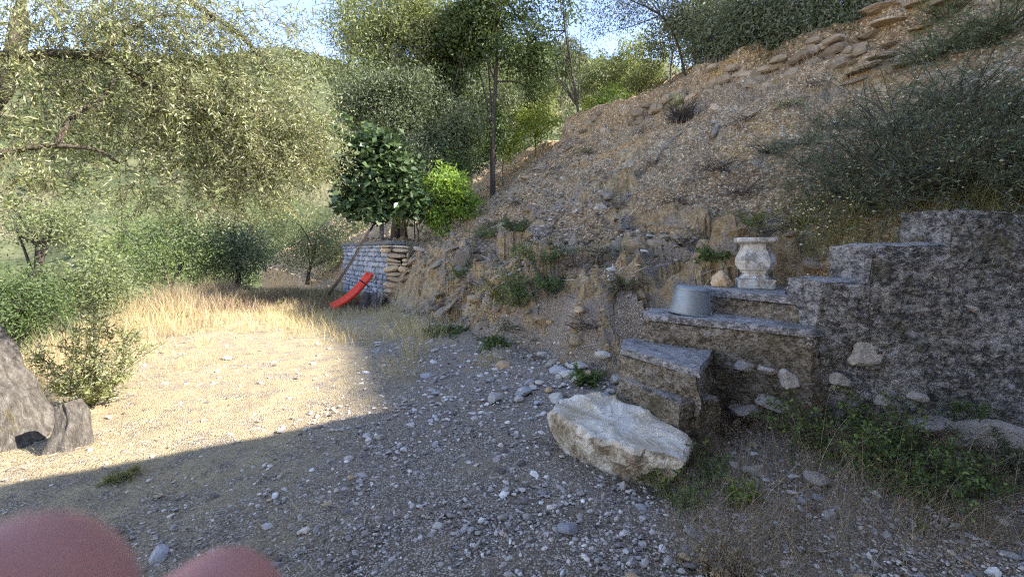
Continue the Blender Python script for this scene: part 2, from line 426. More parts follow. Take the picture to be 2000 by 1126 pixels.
def H(X, Y, rough=True):
    X = np.asarray(X, float); Y = np.asarray(Y, float)
    d, t = dt(X, Y)
    dl = (X + 5.6) * -.894 + (Y - 4) * -.447
    db = np.where(d < 0, Y - 17.5, -5)
    m = np.maximum(dl, db)
    m = np.log1p(np.exp(np.clip(m * 1.5, -30, 30))) / 1.5
    g = -.5 * m + .10 * sstep(1.2, 3.0, X) + .02 * fbm(X * .8, Y * .8, 3.1, 3)
    dd = d + .35 * vnoise(t * .55, 2.2) + .12 * vnoise(t * 1.9, 7.7)
    P = np.interp(dd, [-1.3, 0, .16, .34, .62, 1.2, 6.4, 6.6, 8.6], [0, .12, .55, .95, 1.22, 1.48, 5.41, 6.2, 6.5])
    cap = 8 + 16.5 * sstep(14, 26, t)
    P = np.where(dd > 8.6, np.minimum(6.5 + 1.15 * (dd - 8.6), cap + .1 * (dd - 8.6)), P)
    w = np.where(t > -4.9, .12, 2.5)
    P2 = np.where(d < 2.6, 1.78 * sstep(0, 1, (d - .05) / w) + .03 * np.maximum(d, 0), 1.86 + .74 * (d - 2.6))
    P2 = np.minimum(P2, 6.5 + .15 * np.maximum(d - 8, 0))
    k = sstep(-.5, .15, t)
    S = P * k + P2 * (1 - k)
    cut = 1 - (sstep(2.30, 2.42, X) * (1 - sstep(13, 16, X)) * (1 - sstep(3.34, 3.46, Y)))
    back = 1 - (1 - sstep(-1.0, 1.0, Y)) * (1 - sstep(13, 16, X))
    S = S * cut * back
    if rough:
        a = sstep(-.1, .5, d)
        S = S + a * cut * back * (.19 * fbm(X * 1.3, Y * 1.3, S * .9, 4) + .10 * (np.abs(fbm(X * 4, Y * 4, S * 3.5, 4)) - .3)
                           + .13 * (.75 - np.abs(fbm(X * .5 + Y * 2.2, S * 2.6, 1.1, 3))) * (1 - sstep(1.2, 2.6, dd)))
        wu, wv = t + .12 * vnoise(t * 3, d * 3, 1.), d + .12 * vnoise(t * 3, d * 3, 5.)
        rk = rock_amt(d, t) * cut * back
        S = S + rk * (.27 * facets(wu * 1.3 + wv * .5, wv * 2.2) + .09 * facets(wu * 3.7, wv * 5.3 + 7))
    z = g + S
    for poly, zt, h in STEPS:
        z = np.where(inside(poly, X, Y, .12), np.minimum(z, zt - .12), z)
    return z

def grid(xs, ys):
    nx, ny = len(xs), len(ys)
    i = np.arange(nx * ny).reshape(ny, nx)
    Q = np.stack([i[:-1, :-1], i[:-1, 1:], i[1:, 1:], i[1:, :-1]], -1).reshape(-1, 4)
    X, Y = np.meshgrid(xs, ys)
    return X.ravel(), Y.ravel(), Q

cat = np.concatenate
def straw_mask(X, Y):
    d, t = dt(X, Y)
    s = sstep(-.9, -2.6, X + .16 * (Y - 3) + .5 * fbm(X * .9, Y * .9, 5, 3))
    s = np.maximum(s, sstep(6.6, 8.3, Y + .6 * vnoise(X, Y)) * sstep(.2, -1.0, X))
    return np.clip(s + .12, 0, 1)

xs = cat([np.linspace(-60, -15, 12), np.linspace(-14, -6.1, 60), np.linspace(-6, 5, 235), np.linspace(5.3, 40, 26)])
ys = cat([np.linspace(-40, -.6, 24), np.linspace(-.3, 9, 210), np.linspace(9.1, 26, 130)])
X, Y, Q = grid(xs, ys)
d, t = dt(X, Y)
Z = H(X, Y, False) - .10 * sstep(-.05, .45, d) + .012 * fbm(X * 4, Y * 4, 2, 3)
keep = (d[Q].min(1) < .5) | ((Y[Q].max(1) < 3.5) & (X[Q].min(1) < 15))
keep &= ~((X[Q].min(1) < -14.5) & (Y[Q].max(1) > 8))
gnd = link('ground', np_mesh('ground', np.stack([X, Y, Z], 1), Q[keep], M['ground'], True, None, {'straw': straw_mask(X, Y)}))
tag(gnd, kind='structure')

ts = cat([np.linspace(-45, -5.2, 70), np.linspace(-5, 12.5, 360), np.linspace(12.7, 50, 60)])
ds = cat([np.linspace(-.6, 2.6, 92), np.linspace(2.65, 8.8, 115), np.linspace(9, 60, 40)])
def in_view_rock(d, t): return (t > -2) & (t < 13)
T_, D_, Q = grid(ts, ds)
X, Y = xy(D_, T_)
Z = H(X, Y) - .10 * sstep(.05, -.45, D_)
keep = ~((Y[Q].max(1) < 3.42) & (X[Q].min(1) > 2.4) & (X[Q].max(1) < 16))
keep &= ~((Y[Q].max(1) < 1.2) & (X[Q].max(1) < 16))
hill = link('hillside', np_mesh('hillside', np.stack([X, Y, Z], 1), Q[keep][:, ::-1], M['hill'], False, None, {'rock': np.where(in_view_rock(D_, T_), rock_amt(D_, T_), 0)}))
tag(hill, kind='structure')

# far side of the valley
an = np.radians(np.linspace(-78, 40, 240)); rr = cat([np.linspace(15, 90, 60), np.linspace(93, 520, 120), np.linspace(540, 1500, 12)])
def far_z(r, a):
    y = r * np.cos(a); x = r * np.sin(a)
    ridge = 1.55 + (372 + 14 * np.sin(a * 9 + 1) + 10 * np.sin(a * 23)) / F * 440 * np.cos(a)
    u = np.clip((r - 66) / (440 - 66), 0, 1)
    base = np.where(r < 66, -3.4 - (r - 15) * .40, -23.8 + (ridge + 23.8) * (u ** .92))
    base = np.where(r > 440, ridge - (r - 440) * .25, base)
    amp = np.clip((r - 30) / 80, 0, 1) * np.clip((560 - r) / 120, .25, 1)
    return base + amp * (7 * fbm(x * .018, y * .018, 3, 4) + 1.6 * fbm(x * .11, y * .11, 8, 3))
A_, R_, Q = grid(an, rr)
Zf = far_z(R_, A_)
tag(link('far_hills', np_mesh('far_hills', np.stack([R_ * np.sin(A_), R_ * np.cos(A_), Zf], 1), Q[:, ::-1], M['farhill'], True)), kind='structure')

# ------------------------------------------------------------------ house behind the camera (its shade lies over the drive)
hx, hy = np.array([.86, .51]), np.array([.51, -.86])
C0 = np.array([4.91, 3.32])
def prism(poly, z0, z1):
    p = np.array(poly); n = len(p)
    V = cat([np.c_[p, np.full(n, z0)], np.c_[p, np.full(n, z1)]])
    Qs = [[i, (i + 1) % n, n + (i + 1) % n, n + i] for i in range(n)]
    return V, Qs, n
def house_pt(a, b): return C0 - hx * a + hy * b
house = empty('house', (*house_pt(6, 4), 0), 'rendered low house with flat tiled roof behind the photographer', 'house')
def hbox(name, a0, a1, b0, b1, z0, z1, m):
    V, Qs, n = prism([house_pt(a0, b0), house_pt(a1, b0), house_pt(a1, b1), house_pt(a0, b1)], z0, z1)
    return MB().add(V, Qs + [[3, 2, 1, 0], [4, 5, 6, 7]]).obj(name, m, house)
hbox('wall', .6, 11.4, .9, 7, -.3, 3.83, M['plaster'])
hbox('roof', 0, 12, 0, 7.6, 3.85, 4.0, M['rooftile'])
hbox('door', 3.0, 4.0, .85, .897, .05, 2.15, M['shutter'])
hbox('window', 7.0, 8.1, .85, .897, 1.0, 2.2, M['glass'])
hbox('shutter', 6.4, 6.98, .83, .897, .97, 2.23, M['shutter']); hbox('shutter', 8.12, 8.7, .83, .897, .97, 2.23, M['shutter'])

# ------------------------------------------------------------------ geometry generators
def ico(level):
    p = (1 + 5 ** .5) / 2
    V = [(-1, p, 0), (1, p, 0), (-1, -p, 0), (1, -p, 0), (0, -1, p), (0, 1, p), (0, -1, -p), (0, 1, -p), (p, 0, -1), (p, 0, 1), (-p, 0, -1), (-p, 0, 1)]
    T = [(0, 11, 5), (0, 5, 1), (0, 1, 7), (0, 7, 10), (0, 10, 11), (1, 5, 9), (5, 11, 4), (11, 10, 2), (10, 7, 6), (7, 1, 8), (3, 9, 4), (3, 4, 2), (3, 2, 6), (3, 6, 8), (3, 8, 9), (4, 9, 5), (2, 4, 11), (6, 2, 10), (8, 6, 7), (9, 8, 1)]
    V = [np.array(v, float) / np.linalg.norm(v) for v in V]
    for _ in range(level):
        c, T2 = {}, []
        def mid(a, b):
            k = (min(a, b), max(a, b))
            if k not in c:
                v = V[a] + V[b]; V.append(v / np.linalg.norm(v)); c[k] = len(V) - 1
            return c[k]
        for a, b, e in T:
            x, y, z = mid(a, b), mid(b, e), mid(e, a)
            T2 += [(a, x, z), (b, y, x), (e, z, y), (x, y, z)]
        T = T2
    return np.array(V), np.array(T)
ICO = {i: ico(i) for i in range(5)}

def rock_shape(level, rng, boxy=False, planes=9, flat=1.0, rough=.06, fr=2.5):
    V, T = ICO[level]
    if boxy:
        n = np.array([(1, 0, 0), (-1, 0, 0), (0, 1, 0), (0, -1, 0), (0, 0, 1), (0, 0, -1)], float)
        n = norm(n + rng.normal(0, .10, n.shape)); h = np.full(6, 1.0)
        n2 = norm(rng.normal(0, 1, (5, 3))); n = cat([n, n2]); h = cat([h, rng.uniform(1.12, 1.4, 5)])
    else:
        n = norm(rng.normal(0, 1, (planes, 3))); h = rng.uniform(.62, 1.0, planes)
    dots = V @ n.T
    r = np.min(np.where(dots > .05, h / np.maximum(dots, .05), 9), axis=1)
    r = np.minimum(r, 1.5 if boxy else 1.15)
    s = rng.uniform(0, 50)
    r = r * (1 + rough * fbm(V[:, 0] * fr + s, V[:, 1] * fr, V[:, 2] * fr, 3))
    return V * r[:, None] * np.array([1, 1, flat]), T

def leaf_quads(P, D, L, W, rng, rnd=None, N=None, fold=.15):
    """one folded diamond per leaf: P base, D direction, L length, W width"""
    n = len(P)
    L = np.broadcast_to(L, (n,))[:, None]; W = np.broadcast_to(W, (n,))[:, None]
    D = norm(D)
    if N is None: N = rng.normal(0, 1, (n, 3)) + np.array([0, 0, .6])
    S = norm(np.cross(D, N)); N2 = np.cross(S, D)
    a = P; c = P + D * L
    mp = P + D * L * .48
    b = mp + S * W * .5 + N2 * W * fold; e = mp - S * W * .5 + N2 * W * fold
    V = np.stack([a, b, c, e], 1).reshape(-1, 3)
    Q = np.arange(n * 4).reshape(n, 4)
    if rnd is None: rnd = rng.uniform(0, 1, n)
    return V, Q, np.repeat(rnd, 4)

def vtubes(P, Rd, sides=3):
    """P (S,K,3) polylines, Rd (S,K) radii"""
    S, K, _ = P.shape
    T = np.gradient(P, axis=1); T = norm(T)
    ref = np.where(np.abs(T[..., 2:3]) > .9, np.array([1., 0, 0]), np.array([0, 0, 1.]))
    A = norm(np.cross(T, ref)); B = np.cross(T, A)
    an = np.arange(sides) * 2 * math.pi / sides
    ring = P[:, :, None] + Rd[:, :, None, None] * (np.cos(an)[None, None, :, None] * A[:, :, None] + np.sin(an)[None, None, :, None] * B[:, :, None])
    V = ring.reshape(-1, 3)
    idx = np.arange(S * K * sides).reshape(S, K, sides)
    nx = np.roll(idx, -1, axis=2)
    Q = np.stack([idx[:, :-1], nx[:, :-1], nx[:, 1:], idx[:, 1:]], -1).reshape(-1, 4)
    return V, Q

def tube(pts, rad, sides=10, sub=6, rough=0.0, fr=4, seed=0, cap=True, rib=0.0):
    pts = np.array(pts, float); rad = np.array(rad, float)
    n = len(pts); u = np.linspace(0, n - 1, (n - 1) * sub + 1)
    def cr(a):
        ap = cat([[2 * a[0] - a[1]], a, [2 * a[-1] - a[-2]]]); i = np.minimum(u.astype(int), n - 2); f = (u - i)
        f = f[:, None] if a.ndim > 1 else f
        p0, p1, p2, p3 = ap[i], ap[i + 1], ap[i + 2], ap[i + 3]
        return .5 * (2 * p1 + (p2 - p0) * f + (2 * p0 - 5 * p1 + 4 * p2 - p3) * f ** 2 + (3 * p1 - p0 - 3 * p2 + p3) * f ** 3)
    P = cr(pts); Rr = np.maximum(cr(rad), .001)
    V, Qs = vtubes(P[None], Rr[None], sides)
    if rough:
        c = np.repeat(P, sides, 0); dv = V - c
        th = np.tile(np.arange(sides) * 2 * math.pi / sides, len(P))
        if rib: dv = dv * (1 + rib * np.sin(6 * th + 2.5 * fbm(V[:, 0] * 1.5, V[:, 1] * 1.5, V[:, 2] * 1.2, 2)) + .6 * rib * np.sin(13 * th + 3 * fbm(V[:, 0] * 2, V[:, 1] * 2, V[:, 2] * 1.5 + 9, 2)))[:, None]
        V = c + dv * (1 + rough * fbm(V[:, 0] * fr + seed, V[:, 1] * fr, V[:, 2] * fr * .5, 3))[:, None]
    Tt = []
    if cap:
        m = len(P)
        V = cat([V, P[[0, -1]]])
        for k in range(sides):
            Tt.append([m * sides, (k + 1) % sides, k]); Tt.append([m * sides + 1, (m - 1) * sides + k, (m - 1) * sides + (k + 1) % sides])
    return V, Qs, np.array(Tt).reshape(-1, 3).astype(int)

def blobs_clumps(blobs, per, rng, shell=.5):
    out = []
    for (c, r, n) in blobs:
        k = max(3, n // per)
        v = norm(rng.normal(0, 1, (k, 3))) * (rng.uniform(0, 1, (k, 1)) ** shell)
        out.append(np.array(c) + v * np.array(r))
    return np.concatenate(out)

def crown_mesh(blobs, rng, L=.07, W=.02, per=45, clump=.22, droop=.3, shell=.45, gap=.0, gfr=1.0):
    C = blobs_clumps(blobs, per, rng, shell)
    if gap:
        C = C[fbm(C[:, 0] * gfr, C[:, 1] * gfr, C[:, 2] * gfr, 2) > gap - .6]
    n = len(C) * per
    tone = np.repeat(rng.uniform(-.22, .22, len(C)), per)
    sz = np.repeat(rng.uniform(.6, 1.3, len(C)), per)[:, None]
    P = np.repeat(C, per, 0) + rng.normal(0, 1, (n, 3)) * clump * sz * np.array([1, 1, .8])
    mid = np.mean([b[0] for b in blobs], 0)
    D = rng.normal(0, 1, (n, 3)) * .8 + norm(P - mid) * .5 + np.array([0, 0, -droop])
    V, Q, r = leaf_quads(P, D, L * rng.uniform(.6, 1.25, n), W * rng.uniform(.7, 1.2, n), rng, np.clip(rng.uniform(0, 1, n) * .75 + .12 + tone, 0, 1))
    return V, Q, r, C

def shoots(starts, dirs, lens, K, rng, L, W, droop=.25, ang=.8, stem=.003, taper=.75):
    """leafy twigs: alternate leaves along a drooping stem"""
    S = len(starts); dirs = norm(dirs)
    u = np.linspace(.08, 1, K)
    ln = np.broadcast_to(lens, (S,))[:, None, None]
    side = norm(np.cross(dirs, rng.normal(0, 1, (S, 3))))
    bend = rng.normal(0, .18, (S, 1, 1))
    def pos(u):
        uu = np.asarray(u)[None, :, None]
        return starts[:, None] + dirs[:, None] * ln * uu + side[:, None] * bend * ln * uu ** 2 + np.array([0, 0, -1.]) * droop * ln * uu ** 2
    P = pos(u); Tg = norm(pos(u + .02) - P)
    perp = norm(np.cross(Tg, rng.normal(0, 1, (S, 1, 3)) + np.zeros((S, K, 3))))
    sg = np.where(np.arange(K) % 2 == 0, 1, -1)[None, :, None]
    D = Tg * (1 - ang * .6) + perp * sg * ang + rng.normal(0, .25, (S, K, 3))
    tone = np.repeat(rng.uniform(-.34, .34, S), K)
    n = S * K
    l = L * rng.uniform(.5, 1.3, n) * np.tile(1 - (1 - taper) * u, S)
    V, Q, r = leaf_quads(P.reshape(-1, 3), D.reshape(-1, 3), l, W * rng.uniform(.8, 1.2, n), rng, np.clip(rng.uniform(.1, .9, n) + tone, 0, 1))
    ps = pos(np.linspace(0, 1, 4))
    rd = np.linspace(stem, stem * .4, 4)[None].repeat(S, 0)
    SV, SQ = vtubes(ps, rd, 3)
    return (V, Q, r), (SV, SQ)

def blades(P, h, w, lean, rng, curl=.5, seg=3):
    """grass blades as tapering ribbons"""
    n = len(P); az = rng.uniform(0, 2 * math.pi, n)
    dirh = np.stack([np.cos(az), np.sin(az), np.zeros(n)], 1); sd = np.stack([-np.sin(az), np.cos(az), np.zeros(n)], 1)
    tw = rng.uniform(0, 2 * math.pi, n); sd = sd * np.cos(tw)[:, None] + dirh * np.sin(tw)[:, None] * .8
    h = np.broadcast_to(h, (n,)) * rng.uniform(.5, 1.15, n); ln = np.broadcast_to(lean, (n,)) * rng.uniform(.2, 1.3, n)
    Vs = []
    for k in range(seg + 1):
        u = k / seg
        c = P + np.array([0, 0, 1.]) * (h * u * (1 - .25 * curl * ln * u))[:, None] + dirh * (h * ln * (u * .4 + u * u * .6))[:, None]
        ww = (np.broadcast_to(w, (n,)) * (1 - u) ** .7 * .5)[:, None]
        if k < seg: Vs += [c - sd * ww, c + sd * ww]
        else: Vs += [c]
    V = np.stack(Vs, 1); m = V.shape[1]
    base = np.arange(n)[:, None] * m
    Qs = [base + np.array([[2 * k, 2 * k + 1, 2 * k + 3, 2 * k + 2]]) for k in range(seg - 1)]
    Ts = base + np.array([[2 * seg - 2, 2 * seg - 1, 2 * seg]])
    r = np.repeat(rng.uniform(0, 1, n), m)
    return V.reshape(-1, 3), np.concatenate(Qs), Ts, r

def on_ground(X, Y, dz=0.0):
    return np.stack([X, Y, H(X, Y) + dz], 1)

def gnd_pt(px, py, z=0.0):
    Yd = (EYE - z) * F / (py - HY); return (px - HX) / F * Yd, Yd

def slope_hit(px, py, y0=2.5, y1=30):
    """where the sight line through a photograph pixel meets the terrain"""
    Ys = np.linspace(y0, y1, 1200); Xs = (px - HX) / F * Ys; Zs = EYE - (py - HY) / F * Ys
    hz = H(Xs, Ys); k = np.argmax(hz >= Zs)
    return np.array([Xs[k], Ys[k], hz[k]])

# ------------------------------------------------------------------ gravel, loose stones
def scatter_ground(n, y0, y1, power, rng, mask, xr=1.36):
    u = rng.uniform(0, 1, n)
    a, b = y0 ** (1 - power), y1 ** (1 - power)
    Yv = (a + (b - a) * u) ** (1 / (1 - power))
    Xv = rng.uniform(-xr, xr, n) * (Yv + .4)
    m = mask(Xv, Yv); return Xv[m], Yv[m]

def in_steps(X, Y, g=.05):
    r = np.zeros(np.shape(X), bool)
    for poly, z, h in STEPS: r |= inside(poly, X, Y, g)
    r |= (Y > 3.2) & (X > 2.3)
    return r

BOULDER = [(.27, 3.40), (.48, 3.08), (.78, 2.80), (1.06, 2.72), (1.27, 2.98), (1.12, 3.32), (.78, 3.66), (.42, 3.72)]
def gravel_mask(X, Y):
    d, t = dt(X, Y)
    st = straw_mask(X, Y)
    return (d < .15) & ((X + 5.6) * -.894 + (Y - 4) * -.447 < 0) & (R.uniform(0, 1, len(X)) > st * .9) & ~in_steps(X, Y) & ~inside(BOULDER, X, Y, -.06)

def pebbles(Xv, Yv, size, level, rng, zf=None):
    V0, T0 = ICO[level]; n = len(Xv); nv = len(V0)
    j = V0[None] * (1 + rng.uniform(-.28, .28, (n, nv, 1)))
    s = size[:, None, None] * rng.uniform(.6, 1.3, (n, 1, 3)) * np.array([1, .85, .5])
    a = rng.uniform(0, 2 * math.pi, n); ca, sa = np.cos(a)[:, None], np.sin(a)[:, None]
    V = j * s; tilt = rng.normal(0, .25, (n, 1))
    x, y, z = V[..., 0], V[..., 1], V[..., 2]
    z = z + tilt * x
    V = np.stack([x * ca - y * sa, x * sa + y * ca, z], -1)
    zz = H(Xv, Yv) if zf is None else zf
    V += np.stack([Xv, Yv, zz + size * .12], 1)[:, None]
    T = (np.arange(n)[:, None, None] * nv + T0[None]).reshape(-1, 3)
    return V.reshape(-1, 3), T, np.repeat(rng.uniform(0, 1, n), nv)

Xv, Yv = scatter_ground(60000, 1.15, 9, 1.9, R, gravel_mask)
sz = (.0045 + .0052 * R.gamma(1.2, 1, len(Xv))) * np.clip(Yv / 3, .75, 2.2)
mb = MB(); V, T, r = pebbles(Xv, Yv, np.minimum(sz, .036), 0, R); mb.add(V, None, T, r)
tag(mb.obj('gravel', M['pebble']), 'grey crushed gravel covering the drive', 'gravel', None, 'stuff')

STONE_MESH = []
for i in range(8):
    V, T = rock_shape(1, np.random.default_rng(100 + i), False, 10, .55, .05)
    STONE_MESH.append(np_mesh('stone', V, T, M['stone']))
M['stone_pale'] = m_rock('pale_stone', [(0, (.40, .36, .30)), (1, (.58, .53, .45))], .25, 12)
M['stone_tan'] = m_rock('tan_stone', [(0, (0.493, 0.338, 0.190)), (1, (0.609, 0.455, 0.269))], .15, 12)
M['stone_blue'] = m_rock('blue_stone', [(0, (0.275, 0.273, 0.280)), (1, (0.464, 0.448, 0.437))], .12, 12)
KINDS = [
    ('stone_blue', 'flat blue grey stone lying loose on the gravel drive', 'blue grey stones on the gravel'),
    ('stone_pale', 'pale whitish stone lying loose on the gravel drive', 'pale stones on the gravel'),
    ('stone_tan', 'tan brown stone lying loose on the gravel drive', 'tan stones on the gravel'),
]
KM = {k: [np_mesh('stone', *rock_shape(1, np.random.default_rng(200 + i * 7 + j), False, 10, .5, .05), M[k]) for i in range(5)] for j, (k, _, _) in enumerate(KINDS)}
def put_stone(x, y, s, kind, label=None, group=None, flat=1.0, rot=None):
    k, lb, gp = KINDS[kind]
    o = link('stone', random.choice(KM[k]), None, (x, y, float(H(x, y)) + s * .22), (R.normal(0, .15), R.normal(0, .15), R.uniform(0, 6.3) if rot is None else rot),
             (s * R.uniform(.8, 1.25), s * R.uniform(.7, 1.0), s * R.uniform(.6, 1.0) * flat))
    return tag(o, label or lb, 'stone', gp if label is None else group)

Xs_, Ys_ = scatter_ground(2600, 1.3, 8, 1.5, R, gravel_mask)
dens = .30 + .9 * sstep(.1, 1.2, Xs_ - .12 * Ys_) ; dens = dens + .4 * (fbm(Xs_ * 1.5, Ys_ * 1.5, 9, 2) > .25)
sel = np.where(R.uniform(0, 1, len(Xs_)) < dens * .42)[0][:215]
for i in sel:
    s = (.011 + .008 * R.gamma(1.5)) * max(1, Ys_[i] / 2.3); s = min(s, .085)
    put_stone(Xs_[i], Ys_[i], s, int(R.choice([0, 1, 2], p=[.46, .42, .12])))
for _ in range(52):
    px, py = R.uniform(960, 1235), R.uniform(672, 790)
    x, y = gnd_pt(px, py)
    if inside(BOULDER, np.array(x), np.array(y), .05) or in_steps(np.array(x), np.array(y), .0): continue
    sz_ = float(np.clip(.03 + .028 * R.gamma(1.5), .03, .12))
    put_stone(x, y, sz_, int(R.choice([0, 1, 2], p=[.3, .5, .2])), 'angular rubble stone lying between the bank foot and the boulder', 'rubble between bank and boulder', 1.2)
# stones one can name
for px, py, s, kd, lb in [
    (1108, 1040, .055, 0, 'dark blue grey stone in the middle of the near gravel'),
    (982, 1016, .036, 1, 'white oval pebble lying alone on the near gravel'),
    (1470, 940, .075, 1, 'pale angular stone below the boulder beside the green seedling'),
    (1339, 1093, .028, 2, 'orange brown pebble near the reddish dry weed'),
    (312, 1085, .055, 0, 'blue grey stone just above the gap between two fingertips'),
    (1075, 697, .13, 2, 'flat tan slab stone at the foot of the bank'),
    (1130, 735, .12, 1, 'rounded whitish rock among rubble left of the lowest step'),
    (1158, 752, .10, 1, 'pale grey rock directly above the large boulder'),
    (1195, 710, .12, 1, 'pale block of rubble touching the lower step'),
    (1020, 655, .14, 2, 'low brownish stone at the bank foot under green weeds'),
    (1050, 790, .055, 0, 'blue stone lying left of the boulder corner'),
    (850, 870, .035, 0, 'small blue slate stone beyond the shadow edge in mid gravel')]:
    x, y = gnd_pt(px, py); put_stone(x, y, s, kd, lb, flat=1.1)

# ------------------------------------------------------------------ rocks and scree of the hillside
n = 26000
tq = R.uniform(-1, 12.5, n); dq = R.uniform(-.4, 7.5, n) ** 1.0
Xq, Yq = xy(dq, tq); ok = ~in_steps(Xq, Yq, .05) & ~((Y_ := Yq) < 3.4)
dens = fbm(Xq * .8, Yq * .8, dq, 3) > -.15
ok &= dens; Xq, Yq = Xq[ok][:15000], Yq[ok][:15000]
mb = MB(); V, T, r = pebbles(Xq, Yq, np.minimum(.010 + .016 * R.gamma(1.0, 1, len(Xq)), .085), 0, R); mb.add(V, None, T, r)
tag(mb.obj('scree', M['scree'], hill), kind='stuff')

BANK = [np_mesh('rock', *rock_shape(2, np.random.default_rng(300 + i), False, 8, .6, .10), M['bankrock']) for i in range(8)]
TAN = [np_mesh('rock', *rock_shape(3, np.random.default_rng(330 + i), False, 8, .8, .14, 2.0), M['tanrock']) for i in range(4)]
def hill_rock(x, y, s, me, sink=.25, rot=None, z=None):
    zz = float(H(x, y)) if z is None else z
    return link('rock', me, hill, (x, y, zz - s[2] * sink), rot if rot is not None else (R.normal(0, .35), -.55 + R.normal(0, .3), R.uniform(-.6, .6) + .6), s)
for px, py, s_ in [(1715, 25, .42), (1735, 55, .36), (1700, 80, .30), (1745, 90, .26), (1720, 120, .28), (1690, 140, .30), (1765, 130, .22), (1670, 165, .24), (1800, 60, .22), (1840, 25, .26), (1790, 15, .25), (1655, 130, .2)]:
    p = slope_hit(px, py)
    hill_rock(p[0], p[1], (s_ * .8, s_ * .6, s_ * .26), random.choice(BANK), .1, (R.normal(0, .12), R.normal(-.15, .12), R.uniform(-.5, .2)), float(p[2]) + .03)
cnt = 0
while cnt < 200:
    t_, d_ = R.uniform(-.5, 12), R.choice([R.uniform(-.2, 1.0), R.uniform(.5, 6.3), R.uniform(.5, 6.3)])
    x, y = xy(d_, t_)
    if in_steps(np.array(x), np.array(y), .15) or y < 3.6: continue
    if fbm(x * .7, y * .7, d_, 2) < -.1: continue
    s = .035 + .035 * R.gamma(1.6) + (.03 if d_ < 1.4 else 0); s = min(s, .20)
    hill_rock(x, y, (s * R.uniform(1, 1.7), s * R.uniform(.6, 1), s * R.uniform(.4, .8)), random.choice(BANK), .6); cnt += 1
for px, py, s, big in [(1125, 650, (0.12, 0.12, 0.16), 0), (845, 590, (0.26, 0.22, 0.24), 0), (868, 600, (0.14, 0.14, 0.29), 0), (905, 520, (0.22, 0.22, 0.16), 0), (985, 530, (0.29, 0.22, 0.22), 0), (1000, 600, (0.12, 0.10, 0.32), 0), (955, 620, (0.09, 0.09, 0.29), 0), (1240, 482, (.24, .20, .14), 1), (1290, 472, (.22, .18, .13), 0), (1325, 462, (.16, .14, .10), 1), (1330, 350, (0.14, 0.12, 0.09), 0), (1265, 340, (0.12, 0.10, 0.09), 0), (1180, 350, (0.14, 0.12, 0.10), 0), (1120, 470, (0.23, 0.14, 0.14), 1), (1470, 155, (0.36, 0.22, 0.22), 0), (1390, 165, (0.26, 0.20, 0.19), 0), (1500, 160, (0.24, 0.19, 0.20), 0), (1400, 205, (0.22, 0.18, 0.16), 0), (1030, 345, (0.36, 0.29, 0.12), 0), (1590, 520, (0.12, 0.09, 0.09), 0), (1640, 500, (0.16, 0.07, 0.14), 0), (1545, 555, (0.07, 0.06, 0.06), 0), (1440, 470, (0.20, 0.10, 0.07), 1), (1062, 612, (.22, .16, .20), 1)]:
    p = slope_hit(px, py)
    hill_rock(p[0], p[1], [v * .8 for v in s], random.choice(BANK), .8, (R.normal(0, .25), -.2 + R.normal(0, .25), R.uniform(0, 6)), float(p[2]))

# dry litter on the slope
n = 24000
tq = R.uniform(-1, 13, n); dq = R.uniform(-.2, 7, n)
Xq, Yq = xy(dq, tq); ok = ~in_steps(Xq, Yq, .05) & (Yq > 3.4) & (fbm(Xq * .6 + 4, Yq * .6, dq * .5, 3) > -.05)
P = on_ground(Xq[ok], Yq[ok], .01); n = len(P)
D = R.normal(0, 1, (n, 3)) * np.array([1, 1, .35]); D[:, 2] += .35 * (D[:, 0] * .83 + D[:, 1] * .56)
V, Q, r = leaf_quads(P, D, R.uniform(.06, .32, n), .012, R)
tag(MB().add(V, Q, None, r).obj('dry_litter', M['litter'], hill), kind='stuff')

# ------------------------------------------------------------------ masonry
def masonry(parent, name, meshes, p0, dirv, nrm, length, height, cw, ch, depth, rng, zbase=None, jag=0.0, keepf=None):
    """courses of individual stones on a vertical face; p0 lower corner, dirv along, nrm outwards"""
    dirv = np.array([*dirv, 0.]); nrm = np.array([*nrm, 0.]); rz = math.atan2(dirv[1], dirv[0])
    z = 0.0; k = 0
    while z < height - .03:
        h = ch * rng.uniform(.7, 1.35); h = min(h, height - z); s = -rng.uniform(0, cw * .5)
        while s < length - .03:
            w = cw * rng.uniform(.6, 1.5); w = min(w, length - s)
            u = s + w / 2; zz = z + h / 2
            base = 0 if zbase is None else zbase(u)
            s += w
            if keepf and not keepf(u, zz): continue
            q = np.array(p0) + dirv * u + nrm * rng.uniform(-.01, .035 + jag)
            o = link(name, meshes[k % len(meshes)], parent, q + np.array([0, 0, zz + base]) - np.array(parent.location),
                     (rng.normal(0, .05), rng.normal(0, .13), rz + rng.normal(0, .06)), (w * rng.uniform(.40, .49), depth * .5, h * rng.uniform(.38, .52))); k += 1
        z += h
    return k

def boxy(mat, seed, n=7):
    return [np_mesh('stone', *rock_shape(1, np.random.default_rng(seed + i), True, rough=.05), mat) for i in range(n)]

